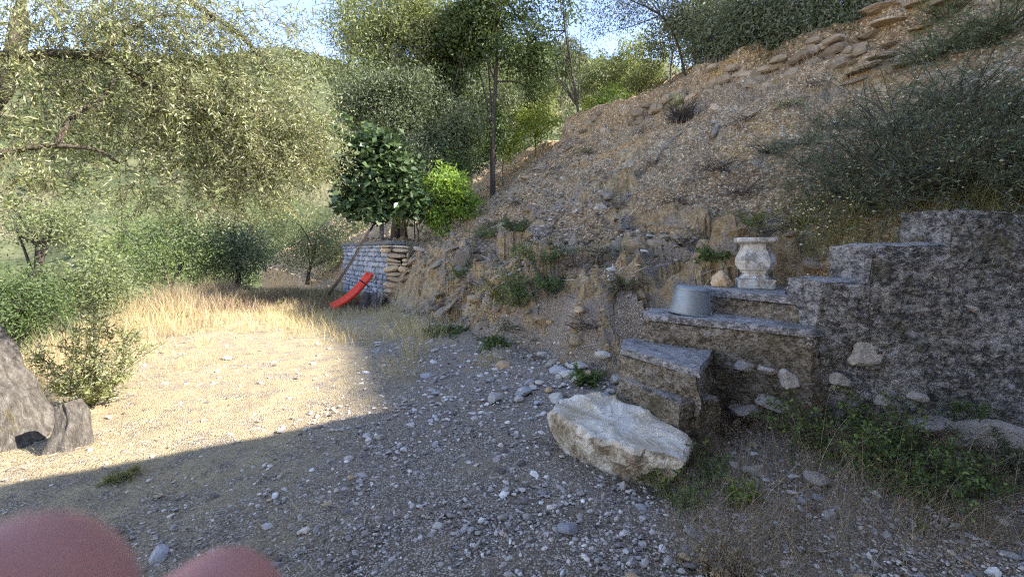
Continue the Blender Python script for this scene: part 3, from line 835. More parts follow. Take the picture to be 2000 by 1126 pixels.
W0 = np.array([-3.4, 11.8]); wdir = np.array([-.56, .83]); wn_ = np.array([-.83, -.56])
gw = empty('stone_wall', (*W0, 0), 'blue grey mortared stone retaining wall behind the red trough', 'wall')
V, Qs, n = prism([W0 + wn_ * .02, W0 + wdir * 5.0 + wn_ * .02, W0 + wdir * 5.0 - wn_ * .40, W0 - wn_ * .40], -.3, 1.80)
MB().add(V, Qs + [[4, 5, 6, 7]]).obj('mortar', M['mortar'], gw)
masonry(gw, 'stone', boxy(M['greystone'], 400), (*W0, 0), wdir, wn_, 5.0, 1.72, .24, .145, .14, np.random.default_rng(5))
V, Qs, n = prism([W0 + wn_ * .08 - wdir * .05, W0 + wdir * 5.05 + wn_ * .08, W0 + wdir * 5.05 - wn_ * .45, W0 - wn_ * .45 - wdir * .05], 1.74, 1.83)
MB().add(V, Qs + [[4, 5, 6, 7], [3, 2, 1, 0]]).obj('coping', M['mortar'], gw)

dw = empty('dry_stone_wall', (-3.3, 11.6, 0), 'broken tan dry stone wall end at the corner of the terrace', 'wall')
V, Qs, n = prism([(-3.33, 11.72), (-1.9, 11.9), (-1.9, 12.6), (-3.33, 12.5)], -.3, 1.5)
MB().add(V, Qs + [[4, 5, 6, 7]]).obj('earth_fill', M['darkfill'], dw)
dst = boxy(M['drystone'], 430)
rng = np.random.default_rng(9)
masonry(dw, 'stone', dst, (-3.36, 11.62, 0), (1, 0.02), (0, -1), .60, 1.70, .40, .13, .30, rng, None, .05)
masonry(dw, 'stone', dst, (-2.78, 11.85, 0), (1, 0.1), (0, -1), .40, 1.45, .22, .11, .22, rng, None, .05)
masonry(dw, 'stone', dst, (-2.45, 11.50, .35), (1, 0.12), (0, -1), .56, 1.30, .40, .15, .34, rng, None, .10)

tw = empty('terrace_wall', (*xy(6.4, 6), 5.4), 'dark tumbled dry stone terrace wall near the top of the slope', 'wall')
ter = boxy(M['terrstone'], 460)
rng = np.random.default_rng(11)
k = 0
for i in range(400):
    if k >= 190: break
    t_ = rng.uniform(.5, 13.5); lv = rng.integers(0, 5)
    if vnoise(t_ * .8, 3.3) < -.25 and lv > 1: continue
    s = rng.uniform(.08, .20)
    x, y = xy(6.20 + .07 * lv + rng.normal(0, .12), t_)
    z = float(H(*xy(6.05, t_))) - .05 + lv * .15 + rng.normal(0, .04)
    link('stone', ter[k % 7], tw, (x - tw.location.x, y - tw.location.y, z - tw.location.z), (rng.normal(0, .12), rng.normal(0, .12), math.atan2(-.83, .56) + rng.normal(0, .2)),
         (s, s * .7, rng.uniform(.06, .11))); k += 1

# ------------------------------------------------------------------ rendered wall on the right and the steps
def rough_block(poly, z0, z1, amp, res, seed, taper=0.0, chip=.03, ztop=None):
    """solid block from an outline: finely divided sides and top, with worn edges"""
    p = np.array(poly, float)
    ar = sum(p[i][0] * p[(i + 1) % len(p)][1] - p[(i + 1) % len(p)][0] * p[i][1] for i in range(len(p)))
    if ar < 0: p = p[::-1]
    out = []
    for i in range(len(p)):
        a, b = p[i], p[(i + 1) % len(p)]; m = max(2, int(np.linalg.norm(b - a) / res)); out += [a + (b - a) * q / m for q in range(m)]
    O = np.array(out); n = len(O); c = O.mean(0)
    zs = np.linspace(z0, z1, max(3, int((z1 - z0) / res)))
    rings = []
    for z in zs:
        k = 1 + taper * (z1 - z) / (z1 - z0)
        edge = np.clip((z - (z1 - .05)) / .05, 0, 1)
        rings.append(np.c_[c + (O - c) * (k - chip * edge ** 2), np.full(n, z)])
    for f in (.9, .7, .45, .2):
        rings.append(np.c_[c + (O - c) * f * (1 - chip), np.full(n, z1 + .004)])
    V = np.concatenate(rings); m = len(rings)
    idx = np.arange(n * m).reshape(m, n); nx = np.roll(idx, -1, 1)
    Q = np.stack([idx[:-1], nx[:-1], nx[1:], idx[1:]], -1).reshape(-1, 4)
    V = cat([V, [[c[0], c[1], z1 + .004]]])
    T = np.stack([idx[-1], np.roll(idx[-1], -1), np.full(n, n * m)], 1)
    D = np.stack([fbm(V[:, 0] * 5 + seed, V[:, 1] * 5, V[:, 2] * 5, 4), fbm(V[:, 0] * 5, V[:, 1] * 5 + seed, V[:, 2] * 5 + 9, 4), .6 * fbm(V[:, 0] * 4 + 5, V[:, 1] * 4, V[:, 2] * 2 + seed, 4)], 1)
    D2 = np.stack([fbm(V[:, 0] * 22 + seed, V[:, 1] * 22, V[:, 2] * 22, 2), fbm(V[:, 0] * 22, V[:, 1] * 22 + seed, V[:, 2] * 22, 2), .5 * fbm(V[:, 0] * 18, V[:, 1] * 18, V[:, 2] * 9 + seed, 2)], 1)
    hz = np.clip((V[:, 2] - z0) / .1, 0, 1)[:, None]
    V = V + D * amp * hz + D2 * amp * .35 * hz
    return V, Q, T

steps = empty('stone_steps', (1.5, 3.8, 0), 'old mossy concrete steps climbing right from the gravel to the pedestal', 'steps')
for i, (poly, zt, h) in enumerate(STEPS):
    V, Q, T = rough_block(poly, zt - h, zt, .030, .03, 3.1 * i + 1)
    MB().add(V, Q, T).obj('step', M['step'], steps, False)
    if i:
        p = np.array(poly); c = p.mean(0); o_ = c + (p - c) * 1.025
        V, Q, T = rough_block(o_, zt + .008, zt + .052 + .006 * i, .020, .026, 40 + 4.7 * i, 0, .02)
        MB().add(V, Q, T).obj('tread_slab', M['slate'], steps, False)

wall = empty('rendered_wall', (3.4, 3.4, 0), 'dark lichen blotched rendered wall with stepped top on the right', 'wall')
def stepped_wall():
    xs = np.unique(np.r_[np.linspace(2.36, 6.2, 140), 2.742, 2.752, 3.358, 3.368])
    top = np.where(xs < 2.747, 1.33, np.where(xs < 3.363, 1.60, 1.87)) + .012 * vnoise(xs * 6, 1.5) + .02 * vnoise(xs * 1.7, 5.5)
    lead = 8
    X = np.r_[np.full(lead, 2.36), xs]; Tp = np.r_[np.full(lead, top[0]), top]
    yf = np.r_[np.linspace(3.70, 3.34, lead), np.full(len(xs), 3.30)]
    nf, nt_ = 62, 9
    rows = []
    for u in np.linspace(0, 1, nf): rows.append((X, yf + .0 * X, -.15 + (Tp + .15) * u, 0))
    for u in np.linspace(.03, 1, nt_): rows.append((X, yf + (3.71 - yf) * u, Tp - .012 * 0, 1))
    for z in (.8, .3, -.15): rows.append((X, np.full(len(X), 3.72), np.minimum(Tp, z), 2))
    V = np.stack([np.stack([r[0], r[1], r[2]], 1) for r in rows])
    k = np.array([r[3] for r in rows]); m = len(X)
    P = V.reshape(-1, 3)
    n1 = .030 * fbm(P[:, 0] * 3, P[:, 1] * 3, P[:, 2] * 3, 4) + .014 * fbm(P[:, 0] * 17, P[:, 1] * 17, P[:, 2] * 17, 3)
    n2 = .018 * fbm(P[:, 0] * 7 + 9, P[:, 1] * 7, P[:, 2] * 7, 3)
    kk = np.repeat(k, m)
    edge = np.repeat(np.r_[np.clip((np.linspace(0, 1, nf) - .955) / .045, 0, 1) ** 2, np.linspace(1, 0, nt_) ** 3, 0, 0, 0], m)
    P[:, 1] += np.where(kk == 2, 0, n1) + .02 * edge * (kk == 0); P[:, 2] += n2 - .016 * edge; P[:, 0] += n2 * .8
    idx = np.arange(len(P)).reshape(len(rows), m)
    Q = np.stack([idx[:-1, :-1], idx[:-1, 1:], idx[1:, 1:], idx[1:, :-1]], -1).reshape(-1, 4)
    return MB().add(P, Q)
stepped_wall().obj('wall_face', M['wall'], wall, False)
V, Q, T = rough_block([(3.42, 3.71), (3.78, 3.71), (3.78, 4.15), (3.55, 4.15)], .6, 1.76, .02, .05, 51)
MB().add(V, Q, T).obj('mossy_slab', M['step'], wall, False)
# stones bedded in the wall and under it
FST = [np_mesh('bedded_stone', *rock_shape(3, np.random.default_rng(500 + i), False, 9, .7, .08, 2), M['footing']) for i in range(4)]
for px, py, Yd, s, ry in [(1690, 688, 3.33, (.19, .07, .12), -.15), (1895, 602, 3.31, (.05, .04, .032), .4), (1930, 845, 3.22, (.48, .14, .12), .03), (1815, 830, 3.24, (.16, .10, .09), 0),
                     (1455, 715, 3.55, (.075, .07, .065), 0), (1500, 722, 3.45, (.07, .07, .06), .3), (1540, 738, 3.36, (.09, .08, .10), -.4), (1790, 775, 3.28, (.08, .06, .05), .2), (1580, 665, 3.28, (.06, .05, .05), 0),
                     (1510, 790, 3.43, (.15, .10, .10), .2), (1455, 800, 3.54, (.12, .1, .09), -.2), (1640, 740, 3.28, (.10, .07, .06), .1), (1385, 745, 3.72, (.05, .05, .08), .3), (1720, 780, 3.26, (.07, .06, .05), 0)]:
    p = at(px, py, Yd)
    link('bedded_stone', random.choice(FST), wall, p - np.array(wall.location), (0, ry, R.uniform(-.1, .1)), s)

# boulder at the foot of the steps
def boulder_mesh():
    V, Q, T = rough_block(BOULDER, -.06, .27, .035, .025, 77, -.05, .05)
    c = np.mean(BOULDER, 0)
    top = sstep(.0, .27, V[:, 2])
    rel = V[:, :2] - c
    along = rel @ np.array([.72, -.69]); acr = rel @ np.array([.69, .72])
    V[:, 2] += top * (-.05 * along + .05 * acr + .035 * fbm(along * 3, acr * 7, 3, 4))
    low = 1 - sstep(0, .22, V[:, 2]); V[:, :2] -= rel * (.17 * low)[:, None]
    return MB().add(V, Q, T)
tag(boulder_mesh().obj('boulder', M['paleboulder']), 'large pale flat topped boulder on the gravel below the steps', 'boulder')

# ------------------------------------------------------------------ pedestal, bucket, stone on the step
PED = np.array([2.50, 4.42, 1.172])
ped = empty('stone_baluster', PED, 'squat white weathered bulbous stone pedestal standing on the top step', 'pedestal', None, math.radians(-22))
def sq_loft(prof, ch=.18, n=5):
    """square section with cut corners, lofted along a profile of (half width, z)"""
    ring = []
    c = 1 - ch
    base = [(1, -c), (1, c), (c, 1), (-c, 1), (-1, c), (-1, -c), (-c, -1), (c, -1)]
    rings = [np.array([(x * w, y * w, z) for x, y in base]) for w, z in prof]
    V = np.concatenate(rings); m, k = len(rings), 8
    idx = np.arange(m * k).reshape(m, k); nx = np.roll(idx, -1, 1)
    Q = np.stack([idx[:-1], nx[:-1], nx[1:], idx[1:]], -1).reshape(-1, 4)
    V = cat([V, [[0, 0, prof[0][1]], [0, 0, prof[-1][1]]]])
    T = [[m * k, (j + 1) % k, j] for j in range(k)] + [[m * k + 1, (m - 1) * k + j, (m - 1) * k + (j + 1) % k] for j in range(k)]
    return V, Q, np.array(T)
ped.scale = (.85, .85, .96)
def ped_part(name, prof, ch):
    V, Q, T = sq_loft(prof, ch)
    o = link(name, MB().add(V, Q, T).mesh(name, M['cast']), ped); return o
ped_part('plinth', [(.185, 0), (.195, .008), (.195, .085), (.185, .10)], .06)
ped_part('body', [(.165, .103), (.145, .125), (.128, .15), (.125, .163), (.148, .166), (.150, .178), (.178, .20), (.197, .235), (.205, .275), (.200, .315), (.185, .35), (.165, .385), (.148, .42), (.142, .445), (.150, .46), (.168, .472)], .36)
ped_part('cap', [(.168, .475), (.19, .482), (.205, .490), (.212, .50), (.212, .528), (.204, .535)], .16)

def lathe(prof, n=40):
    a = np.arange(n) * 2 * math.pi / n
    V = np.concatenate([np.c_[np.cos(a) * r, np.sin(a) * r, np.full(n, z)] for r, z in prof]); m = len(prof)
    idx = np.arange(m * n).reshape(m, n); nx = np.roll(idx, -1, 1)
    return V, np.stack([idx[:-1], nx[:-1], nx[1:], idx[1:]], -1).reshape(-1, 4)
bx = at(1349, 600, 4.05)
bk = empty('bucket', (1.69, 4.08, .955), 'upturned galvanised zinc bucket standing on the step left of the pedestal', 'bucket')
bk.rotation_euler = (math.radians(3), math.radians(5), .3)
V, Q = lathe([(.188, .008), (.187, .03), (.150, .235), (.142, .262), (.140, .262), (.002, .255)])
link('body', MB().add(V, Q).mesh('body', M['zinc'], True), bk)
V, Q = lathe([(.186, 0), (.196, .004), (.199, .010), (.196, .016), (.188, .018)])
link('rim', MB().add(V, Q).mesh('rim', M['zinc'], True), bk)
V, Q = lathe([(.1485, .245), (.1515, .242), (.1535, .222), (.1510, .219)])
link('hoop', MB().add(V, Q).mesh('hoop', M['zinc'], True), bk)
for ang in (-1.05, 2.09):
    V, Q, T = tube([(math.cos(ang) * (.190 - z * .172), math.sin(ang) * (.190 - z * .172), z) for z in (.01, .08, .16, .25)], [.007, .006, .006, .006], 6)
    link('seam', MB().add(V, Q, T).mesh('seam', M['zinc'], True), bk)
ang = -1.05
V, Q, T = tube([(math.cos(ang) * .197 + s * .03, math.sin(ang) * .197 + s * .02, .03 + .028 * (1 - s * s)) for s in (-1, -.5, 0, .5, 1)], [.005] * 5, 6)
link('ear', MB().add(V, Q, T).mesh('ear', M['zinc'], True), bk)
V, T = rock_shape(3, np.random.default_rng(61), False, 14, .85, .12, 3)
p = at(1412, 548, 4.55)
o = link('round_stone', np_mesh('round_stone', V, T, M['tanrock'], True), None, (2.20, 4.50, 1.16 + .08), (0, 0, 1), (.115, .10, .115))
tag(o, 'roundish tan stone lying on the top step between bucket and pedestal', 'stone')

# ------------------------------------------------------------------ red trough, pole and old wood by the grey wall
A = at(650, 607, 11.0); B = at(727, 540, 11.75)
tr = empty('red_trough', A, 'bent bright red plastic trough leaning against the grey stone wall', 'trough')
n = 14; u = np.linspace(0, 1, n)
path = A[None] + (B - A)[None] * u[:, None] + np.array([0, 0, -1.]) * (.28 * np.sin(u * math.pi) ** 1.0 * .5)[:, None]
path[:, 2] += .05
Tg = norm(np.gradient(path, axis=0)); sd = norm(np.cross(Tg, np.array([0.25, 1., .1]))) ; side = norm(np.array([[.55, -.83, 0]]) * np.ones((n, 1))); up = norm(np.cross(side, Tg)); up *= np.sign(up[:, 2:3])
def channel(prof):
    pr = np.array(prof); k = len(pr)
    V = (path[:, None] + side[:, None] * pr[None, :, 0:1] + up[:, None] * pr[None, :, 1:2]).reshape(-1, 3)
    idx = np.arange(n * k).reshape(n, k); nx = np.roll(idx, -1, 1)
    Q = np.stack([idx[:-1], nx[:-1], nx[1:], idx[1:]], -1).reshape(-1, 4)
    return V, Q, [idx[0], idx[-1]]
V, Q, e = channel([(-.20, 0), (.20, 0), (.21, .13), (.185, .13), (.17, .035), (-.17, .035), (-.185, .13), (-.21, .13)])
MB().add(V, Q, [[e[1][0], e[1][1], e[1][4]], [e[1][0], e[1][4], e[1][5]], [e[1][1], e[1][2], e[1][3]], [e[1][1], e[1][3], e[1][4]], [e[1][5], e[1][6], e[1][7]], [e[1][5], e[1][7], e[1][0]]]).obj('channel', M['red'], tr, True)

P0, P1 = at(642, 575, 10.6), at(742, 420, 12.2)
pole = MB().add(*tube([P0, P0 * .66 + P1 * .34 + np.array([.02, 0, -.03]), P0 * .33 + P1 * .67, P1], [.036, .036, .033, .03], 10, 6, .08, 5))
tag(pole.obj('wooden_pole', M['polewood'], None, True), 'long wooden pole, coloured darker for shade, leaning across the end of the grey wall', 'pole')

def thing_tube(name, pts, rad, mat, label, cat_, rough=.15):
    V, Q, T = tube(pts, rad, 10, 6, rough, 6, R.uniform(0, 9))
    return tag(MB().add(V, Q, T).obj(name, mat, None, True), label, cat_)
thing_tube('old_log', [at(708, 632, 10.9), at(712, 600, 10.95), at(718, 570, 11.0)], [.13, .12, .08], M['bark_dark'], 'dark bent log propped beside the red trough', 'log', .3)
thing_tube('stump', [at(722, 628, 11.0), at(727, 600, 11.1), at(730, 572, 11.2)], [.16, .13, .12], M['bark'], 'weathered grey brown stump standing against the grey wall', 'stump', .3)
def plank(name, a, b, w, th, mat, label, cat_, wdir=(0.5, -.8, 0.2)):
    a, b = np.array(a), np.array(b); tdir = norm(b - a); wd = np.array(wdir) - tdir * np.dot(wdir, tdir); wd = norm(wd); nd = np.cross(tdir, wd)
    V = [q + wd * i * w / 2 + nd * j * th / 2 for q in (a, b) for i, j in ((-1, -1), (1, -1), (1, 1), (-1, 1))]
    return tag(MB().add(V, [[0, 1, 5, 4], [1, 2, 6, 5], [2, 3, 7, 6], [3, 0, 4, 7], [3, 2, 1, 0], [4, 5, 6, 7]]).obj(name, mat), label, cat_)
plank('board', at(738, 608, 11.2), at(745, 570, 11.4), .24, .04, M['deadwood'], 'short whitish board leaning at the corner of the grey wall', 'board')
plank('dark_board', at(748, 612, 11.2), at(752, 585, 11.4), .28, .04, M['polewood'], 'dark broken board on the ground beside the dry stone corner', 'board')
thing_tube('stick', [at(703, 547, 11.3), at(712, 553, 11.2), at(722, 562, 11.1)], [.02, .02, .015], M['polewood'], 'dark stick lying across the top of the red trough', 'stick', .1)

# dead branch and root on the slope
p = slope_hit(1385, 250); q = slope_hit(1388, 275)
thing_tube('dead_branch', [p + [-.12, 0, .16], p + [.03, -.05, .10], p + [.10, -.1, .02], q + [0, -.1, .05]], [.02, .03, .035, .05], M['deadwood'], 'bleached forked dead branch lying on the upper slope', 'branch')
pp = [slope_hit(a, b) + [0, -.03, .05] for a, b in ((1360, 245), (1320, 270), (1300, 290), (1285, 305), (1278, 322))]
thing_tube('root', pp, [.015, .02, .025, .03, .02], M['deadwood'], 'long pale winding root exposed on the slope', 'root')
pp = [slope_hit(a, b) + [0, -.03, .03] for a, b in ((1130, 262), (1160, 258), (1186, 262), (1200, 268))]
thing_tube('pale_branch', [slope_hit(a, b) + [0, -.03, .05] for a, b in ((1010, 345), (1040, 335), (1068, 330))], [.03, .04, .02], M['deadwood'], 'bleached branch on the slope near the slim tree', 'branch')

# ------------------------------------------------------------------ trees
def tree(name, label, cat_, base, blobs, leafm, barkm, rng, L=.09, W=.028, per=45, clump=.28, r0=.12, limbs=9, trunk_pts=None, gap=.2, gfr=.9, droop=.3, shell=.45, group=None):
    base = np.array(base, float)
    o = empty(name, base, label, cat_, group)
    V, Q, r, C = crown_mesh(blobs, rng, L, W, per, clump, droop, shell, gap, gfr)
    MB().add(V, Q, None, r).obj('crown', leafm, o)
    mb = MB()
    if trunk_pts is None:
        top = np.mean([b[0] for b in blobs], 0)
        trunk_pts = [base - [0, 0, .25], base + (top - base) * .3 + rng.normal(0, .06, 3), base + (top - base) * .65 + rng.normal(0, .1, 3), top]
    tp = np.array(trunk_pts, float)
    mb.add(*tube(tp, np.linspace(r0, r0 * .35, len(tp)), 8, 5, .18, 4, rng.uniform(0, 9)))
    for k in range(limbs):
        e = C[rng.integers(len(C))]; s = tp[rng.integers(1, len(tp))]
        m = (s + e) / 2 + rng.normal(0, .12, 3) + [0, 0, .12]
        mb.add(*tube([s, m, e], [r0 * .4, r0 * .25, r0 * .08], 6, 4))
    mb.obj('trunk', barkm, o, True)
    return o

def terr(px, Yd):
    x = (px - HX) / F * Yd; return np.array([x, Yd, float(H(x, Yd))])
def bl(px, py, Yd, rx, ry, n, dy=None):
    c = at(px, py, Yd); k = Yd / F
    return (c, (rx * k, (dy if dy else rx * k), ry * k), n)

g = np.random.default_rng
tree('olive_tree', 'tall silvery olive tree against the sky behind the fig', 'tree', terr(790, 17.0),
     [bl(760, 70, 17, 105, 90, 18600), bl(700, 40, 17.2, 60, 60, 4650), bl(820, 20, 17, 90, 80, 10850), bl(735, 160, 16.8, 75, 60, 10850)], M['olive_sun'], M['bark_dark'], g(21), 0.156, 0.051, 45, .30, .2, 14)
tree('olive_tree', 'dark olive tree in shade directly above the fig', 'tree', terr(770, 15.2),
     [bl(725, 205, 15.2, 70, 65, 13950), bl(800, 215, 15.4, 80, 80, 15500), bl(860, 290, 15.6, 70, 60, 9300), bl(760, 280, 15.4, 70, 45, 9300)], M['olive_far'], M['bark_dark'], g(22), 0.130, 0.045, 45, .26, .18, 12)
b = terr(872, 17)
tree('ivy_tree', 'ivy clad trunk with dark leaves left of the slim tree', 'tree', b,
     [bl(872, 230, 17, 22, 70, 7750), bl(875, 150, 17, 26, 60, 5425), bl(905, 90, 17, 70, 70, 9300), bl(940, 250, 17.5, 50, 60, 5425)], M['green'], M['bark_dark'], g(23), 0.143, 0.090, 40, .2, .16, 8,
     [b - [0, 0, .3], at(872, 250, 17), at(878, 160, 17), at(890, 60, 17)])
b = terr(962, 16)
tree('slim_tree', 'tall green tree with slim straight dark trunk at the slope edge', 'tree', b,
     [bl(930, 60, 16, 60, 70, 8525), bl(1000, 70, 16, 60, 75, 8525), bl(965, 10, 16, 80, 50, 7750), bl(1040, 130, 16.3, 40, 50, 3100), bl(915, 130, 16, 30, 40, 2325)], M['green'], M['bark_dark'], g(24), 0.156, 0.067, 30, .24, .10, 14,
     [b - [0, 0, .3], at(963, 250, 16), at(968, 160, 16), at(972, 60, 16), at(968, -30, 16)], .5)
b = terr(1132, 15.5)
tree('bare_tree', 'slender sparse tree with forked thin trunk against the blue sky', 'tree', b,
     [bl(1075, 60, 15.5, 45, 80, 900), bl(1110, 40, 15.5, 35, 60, 700), bl(1120, 100, 15.5, 30, 60, 300), bl(1080, 140, 15.5, 30, 40, 300), bl(1100, -30, 15.5, 60, 40, 1200)], M['green'], M['bark_dark'], g(25), .15, .055, 12, .22, .06, 16,
     [b - [0, 0, .3], at(1128, 210, 15.5), at(1116, 130, 15.5), at(1104, 60, 15.5), at(1098, -20, 15.5)], .3)
tree('olive_tree', 'dim olive crown with open branches against the sky above the slope edge', 'tree', terr(1345, 13.5),
     [bl(1200, 10, 13.5, 60, 40, 2600), bl(1260, -10, 13.5, 70, 60, 5000), bl(1170, 60, 13.6, 25, 25, 500)], M['olive_dark'], M['bark_dark'], g(26), .09, .027, 30, .22, .05, 10, [terr(1345, 13.5) - [0, 0, .2], at(1325, 90, 13.5), at(1290, 30, 13.5), at(1230, 0, 13.5)], .3)

# fig: big leaves
b = terr(745, 12.4)
fig = empty('fig_tree', b, 'dark green broad leaved fig tree above the grey wall', 'tree')
C = blobs_clumps([bl(738, 350, 12.4, 48, 55, 2000), bl(712, 300, 12.4, 34, 34, 700), bl(782, 350, 12.5, 42, 40, 800), bl(668, 245, 12.4, 20, 26, 80), bl(688, 385, 12.3, 30, 30, 500), bl(800, 395, 12.4, 34, 26, 450), bl(762, 285, 12.4, 26, 20, 260), bl(672, 335, 12.4, 18, 24, 200), bl(730, 262, 12.4, 22, 18, 160), bl(735, 410, 12.3, 30, 18, 300)], 9, g(31), .38)
rng = g(32); n = len(C) * 9
P = np.repeat(C, 9, 0) + rng.normal(0, .12, (n, 3)); Dv = rng.normal(0, 1, (n, 3)) * [1, 1, .5] + norm(P - at(735, 345, 12.4)) * .7 - [0, 0, .35]
V, Q, r = leaf_quads(P, Dv, rng.uniform(.13, .26, n), rng.uniform(.12, .22, n), rng, None, rng.normal(0, .5, (n, 3)) + [-.1, -.5, .8], .12)
MB().add(V, Q, None, r).obj('crown', M['fig'], fig)
mb = MB(); mb.add(*tube([b - [0, 0, .2], at(745, 420, 12.4), at(738, 380, 12.4), at(730, 330, 12.4)], [.07, .06, .05, .03], 8))
for k in range(10):
    e = C[rng.integers(len(C))]; mb.add(*tube([at(742, 400, 12.4), (at(738, 370, 12.4) + e) / 2 + rng.normal(0, .06, 3), e], [.04, .025, .01], 6, 4))
mb.add(*tube([at(725, 340, 12.4), at(695, 290, 12.4), at(672, 245, 12.4), at(660, 220, 12.4)], [.03, .022, .015, .01], 6, 4))
mb.obj('trunk', M['bark'], fig, True)

b = terr(868, 12.8)
tree('lemon_tree', 'small bright yellow green tree beside the fig', 'tree', b,
     [bl(872, 375, 12.8, 46, 55, 4200), bl(845, 400, 12.8, 30, 35, 1300), bl(900, 395, 12.7, 36, 30, 1600), bl(872, 325, 12.8, 24, 22, 700), bl(860, 430, 12.7, 26, 22, 700)], M['bright'], M['twig'], g(33), .145, .052, 22, .12, .05, 8, None, .2, 2.0, .5)
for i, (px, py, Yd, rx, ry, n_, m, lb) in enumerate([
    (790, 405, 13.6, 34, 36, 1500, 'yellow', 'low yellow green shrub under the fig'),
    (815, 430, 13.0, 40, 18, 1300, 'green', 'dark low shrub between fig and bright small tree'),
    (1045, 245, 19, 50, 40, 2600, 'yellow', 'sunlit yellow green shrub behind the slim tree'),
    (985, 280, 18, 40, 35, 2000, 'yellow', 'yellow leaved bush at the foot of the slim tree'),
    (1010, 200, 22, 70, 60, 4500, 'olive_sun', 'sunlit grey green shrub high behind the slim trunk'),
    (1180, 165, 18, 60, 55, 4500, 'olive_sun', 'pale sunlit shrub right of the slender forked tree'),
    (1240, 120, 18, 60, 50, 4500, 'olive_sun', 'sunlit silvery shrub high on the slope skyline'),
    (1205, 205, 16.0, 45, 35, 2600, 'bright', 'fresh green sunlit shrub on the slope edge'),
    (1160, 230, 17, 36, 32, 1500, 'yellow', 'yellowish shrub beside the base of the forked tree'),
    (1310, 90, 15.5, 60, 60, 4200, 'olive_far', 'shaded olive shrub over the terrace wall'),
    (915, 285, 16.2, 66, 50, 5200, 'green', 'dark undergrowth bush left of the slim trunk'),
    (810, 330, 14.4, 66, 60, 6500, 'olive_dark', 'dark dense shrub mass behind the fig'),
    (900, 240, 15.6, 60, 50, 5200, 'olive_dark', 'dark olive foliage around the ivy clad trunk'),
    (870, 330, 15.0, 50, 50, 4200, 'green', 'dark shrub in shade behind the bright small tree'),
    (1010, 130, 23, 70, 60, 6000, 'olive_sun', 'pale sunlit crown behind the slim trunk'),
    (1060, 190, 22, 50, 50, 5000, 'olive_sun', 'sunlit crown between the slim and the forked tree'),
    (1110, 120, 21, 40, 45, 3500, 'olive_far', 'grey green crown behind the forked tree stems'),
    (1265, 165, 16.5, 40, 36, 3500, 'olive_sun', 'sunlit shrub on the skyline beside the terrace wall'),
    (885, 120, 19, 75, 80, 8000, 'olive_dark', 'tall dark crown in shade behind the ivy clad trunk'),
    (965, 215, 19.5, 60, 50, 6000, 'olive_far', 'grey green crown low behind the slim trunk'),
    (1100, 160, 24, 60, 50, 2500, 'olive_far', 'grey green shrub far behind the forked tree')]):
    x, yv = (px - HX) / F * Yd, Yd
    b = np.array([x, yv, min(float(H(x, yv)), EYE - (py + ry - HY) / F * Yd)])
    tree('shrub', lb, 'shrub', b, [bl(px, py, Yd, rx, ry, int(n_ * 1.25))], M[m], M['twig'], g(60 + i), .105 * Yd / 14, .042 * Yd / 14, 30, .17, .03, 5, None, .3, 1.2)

# dense trees on the terrace above the slope
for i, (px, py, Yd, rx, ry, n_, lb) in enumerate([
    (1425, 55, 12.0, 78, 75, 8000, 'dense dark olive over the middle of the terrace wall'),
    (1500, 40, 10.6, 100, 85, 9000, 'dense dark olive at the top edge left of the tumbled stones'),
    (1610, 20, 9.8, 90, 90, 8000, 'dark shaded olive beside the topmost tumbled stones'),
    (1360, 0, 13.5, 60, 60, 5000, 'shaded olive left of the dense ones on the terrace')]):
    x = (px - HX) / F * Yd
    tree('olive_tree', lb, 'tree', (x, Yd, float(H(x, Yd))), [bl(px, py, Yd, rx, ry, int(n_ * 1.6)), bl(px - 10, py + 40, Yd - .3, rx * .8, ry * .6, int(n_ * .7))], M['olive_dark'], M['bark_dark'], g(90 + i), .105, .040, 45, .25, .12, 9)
for i, (px, py, Yd, rx, ry, n_, lb) in enumerate([(1470, 118, 10.6, 50, 22, 2600, 'low dark shrub spilling over the terrace stones'), (1575, 100, 9.6, 50, 26, 2600, 'dark shrub at the terrace edge left of the topmost slabs'), (1385, 120, 11.8, 36, 24, 2000, 'dark low shrub over the left end of the terrace stones'), (1640, 70, 9.0, 36, 40, 2200, 'dark shrub touching the topmost slabs')]):
    x = (px - HX) / F * Yd
    tree('shrub', lb, 'shrub', (x, Yd, float(H(x, Yd))), [bl(px, py, Yd, rx, ry, n_)], M['olive_dark'], M['twig'], g(400 + i), .075, .026, 30, .12, .02, 5, None, .2)

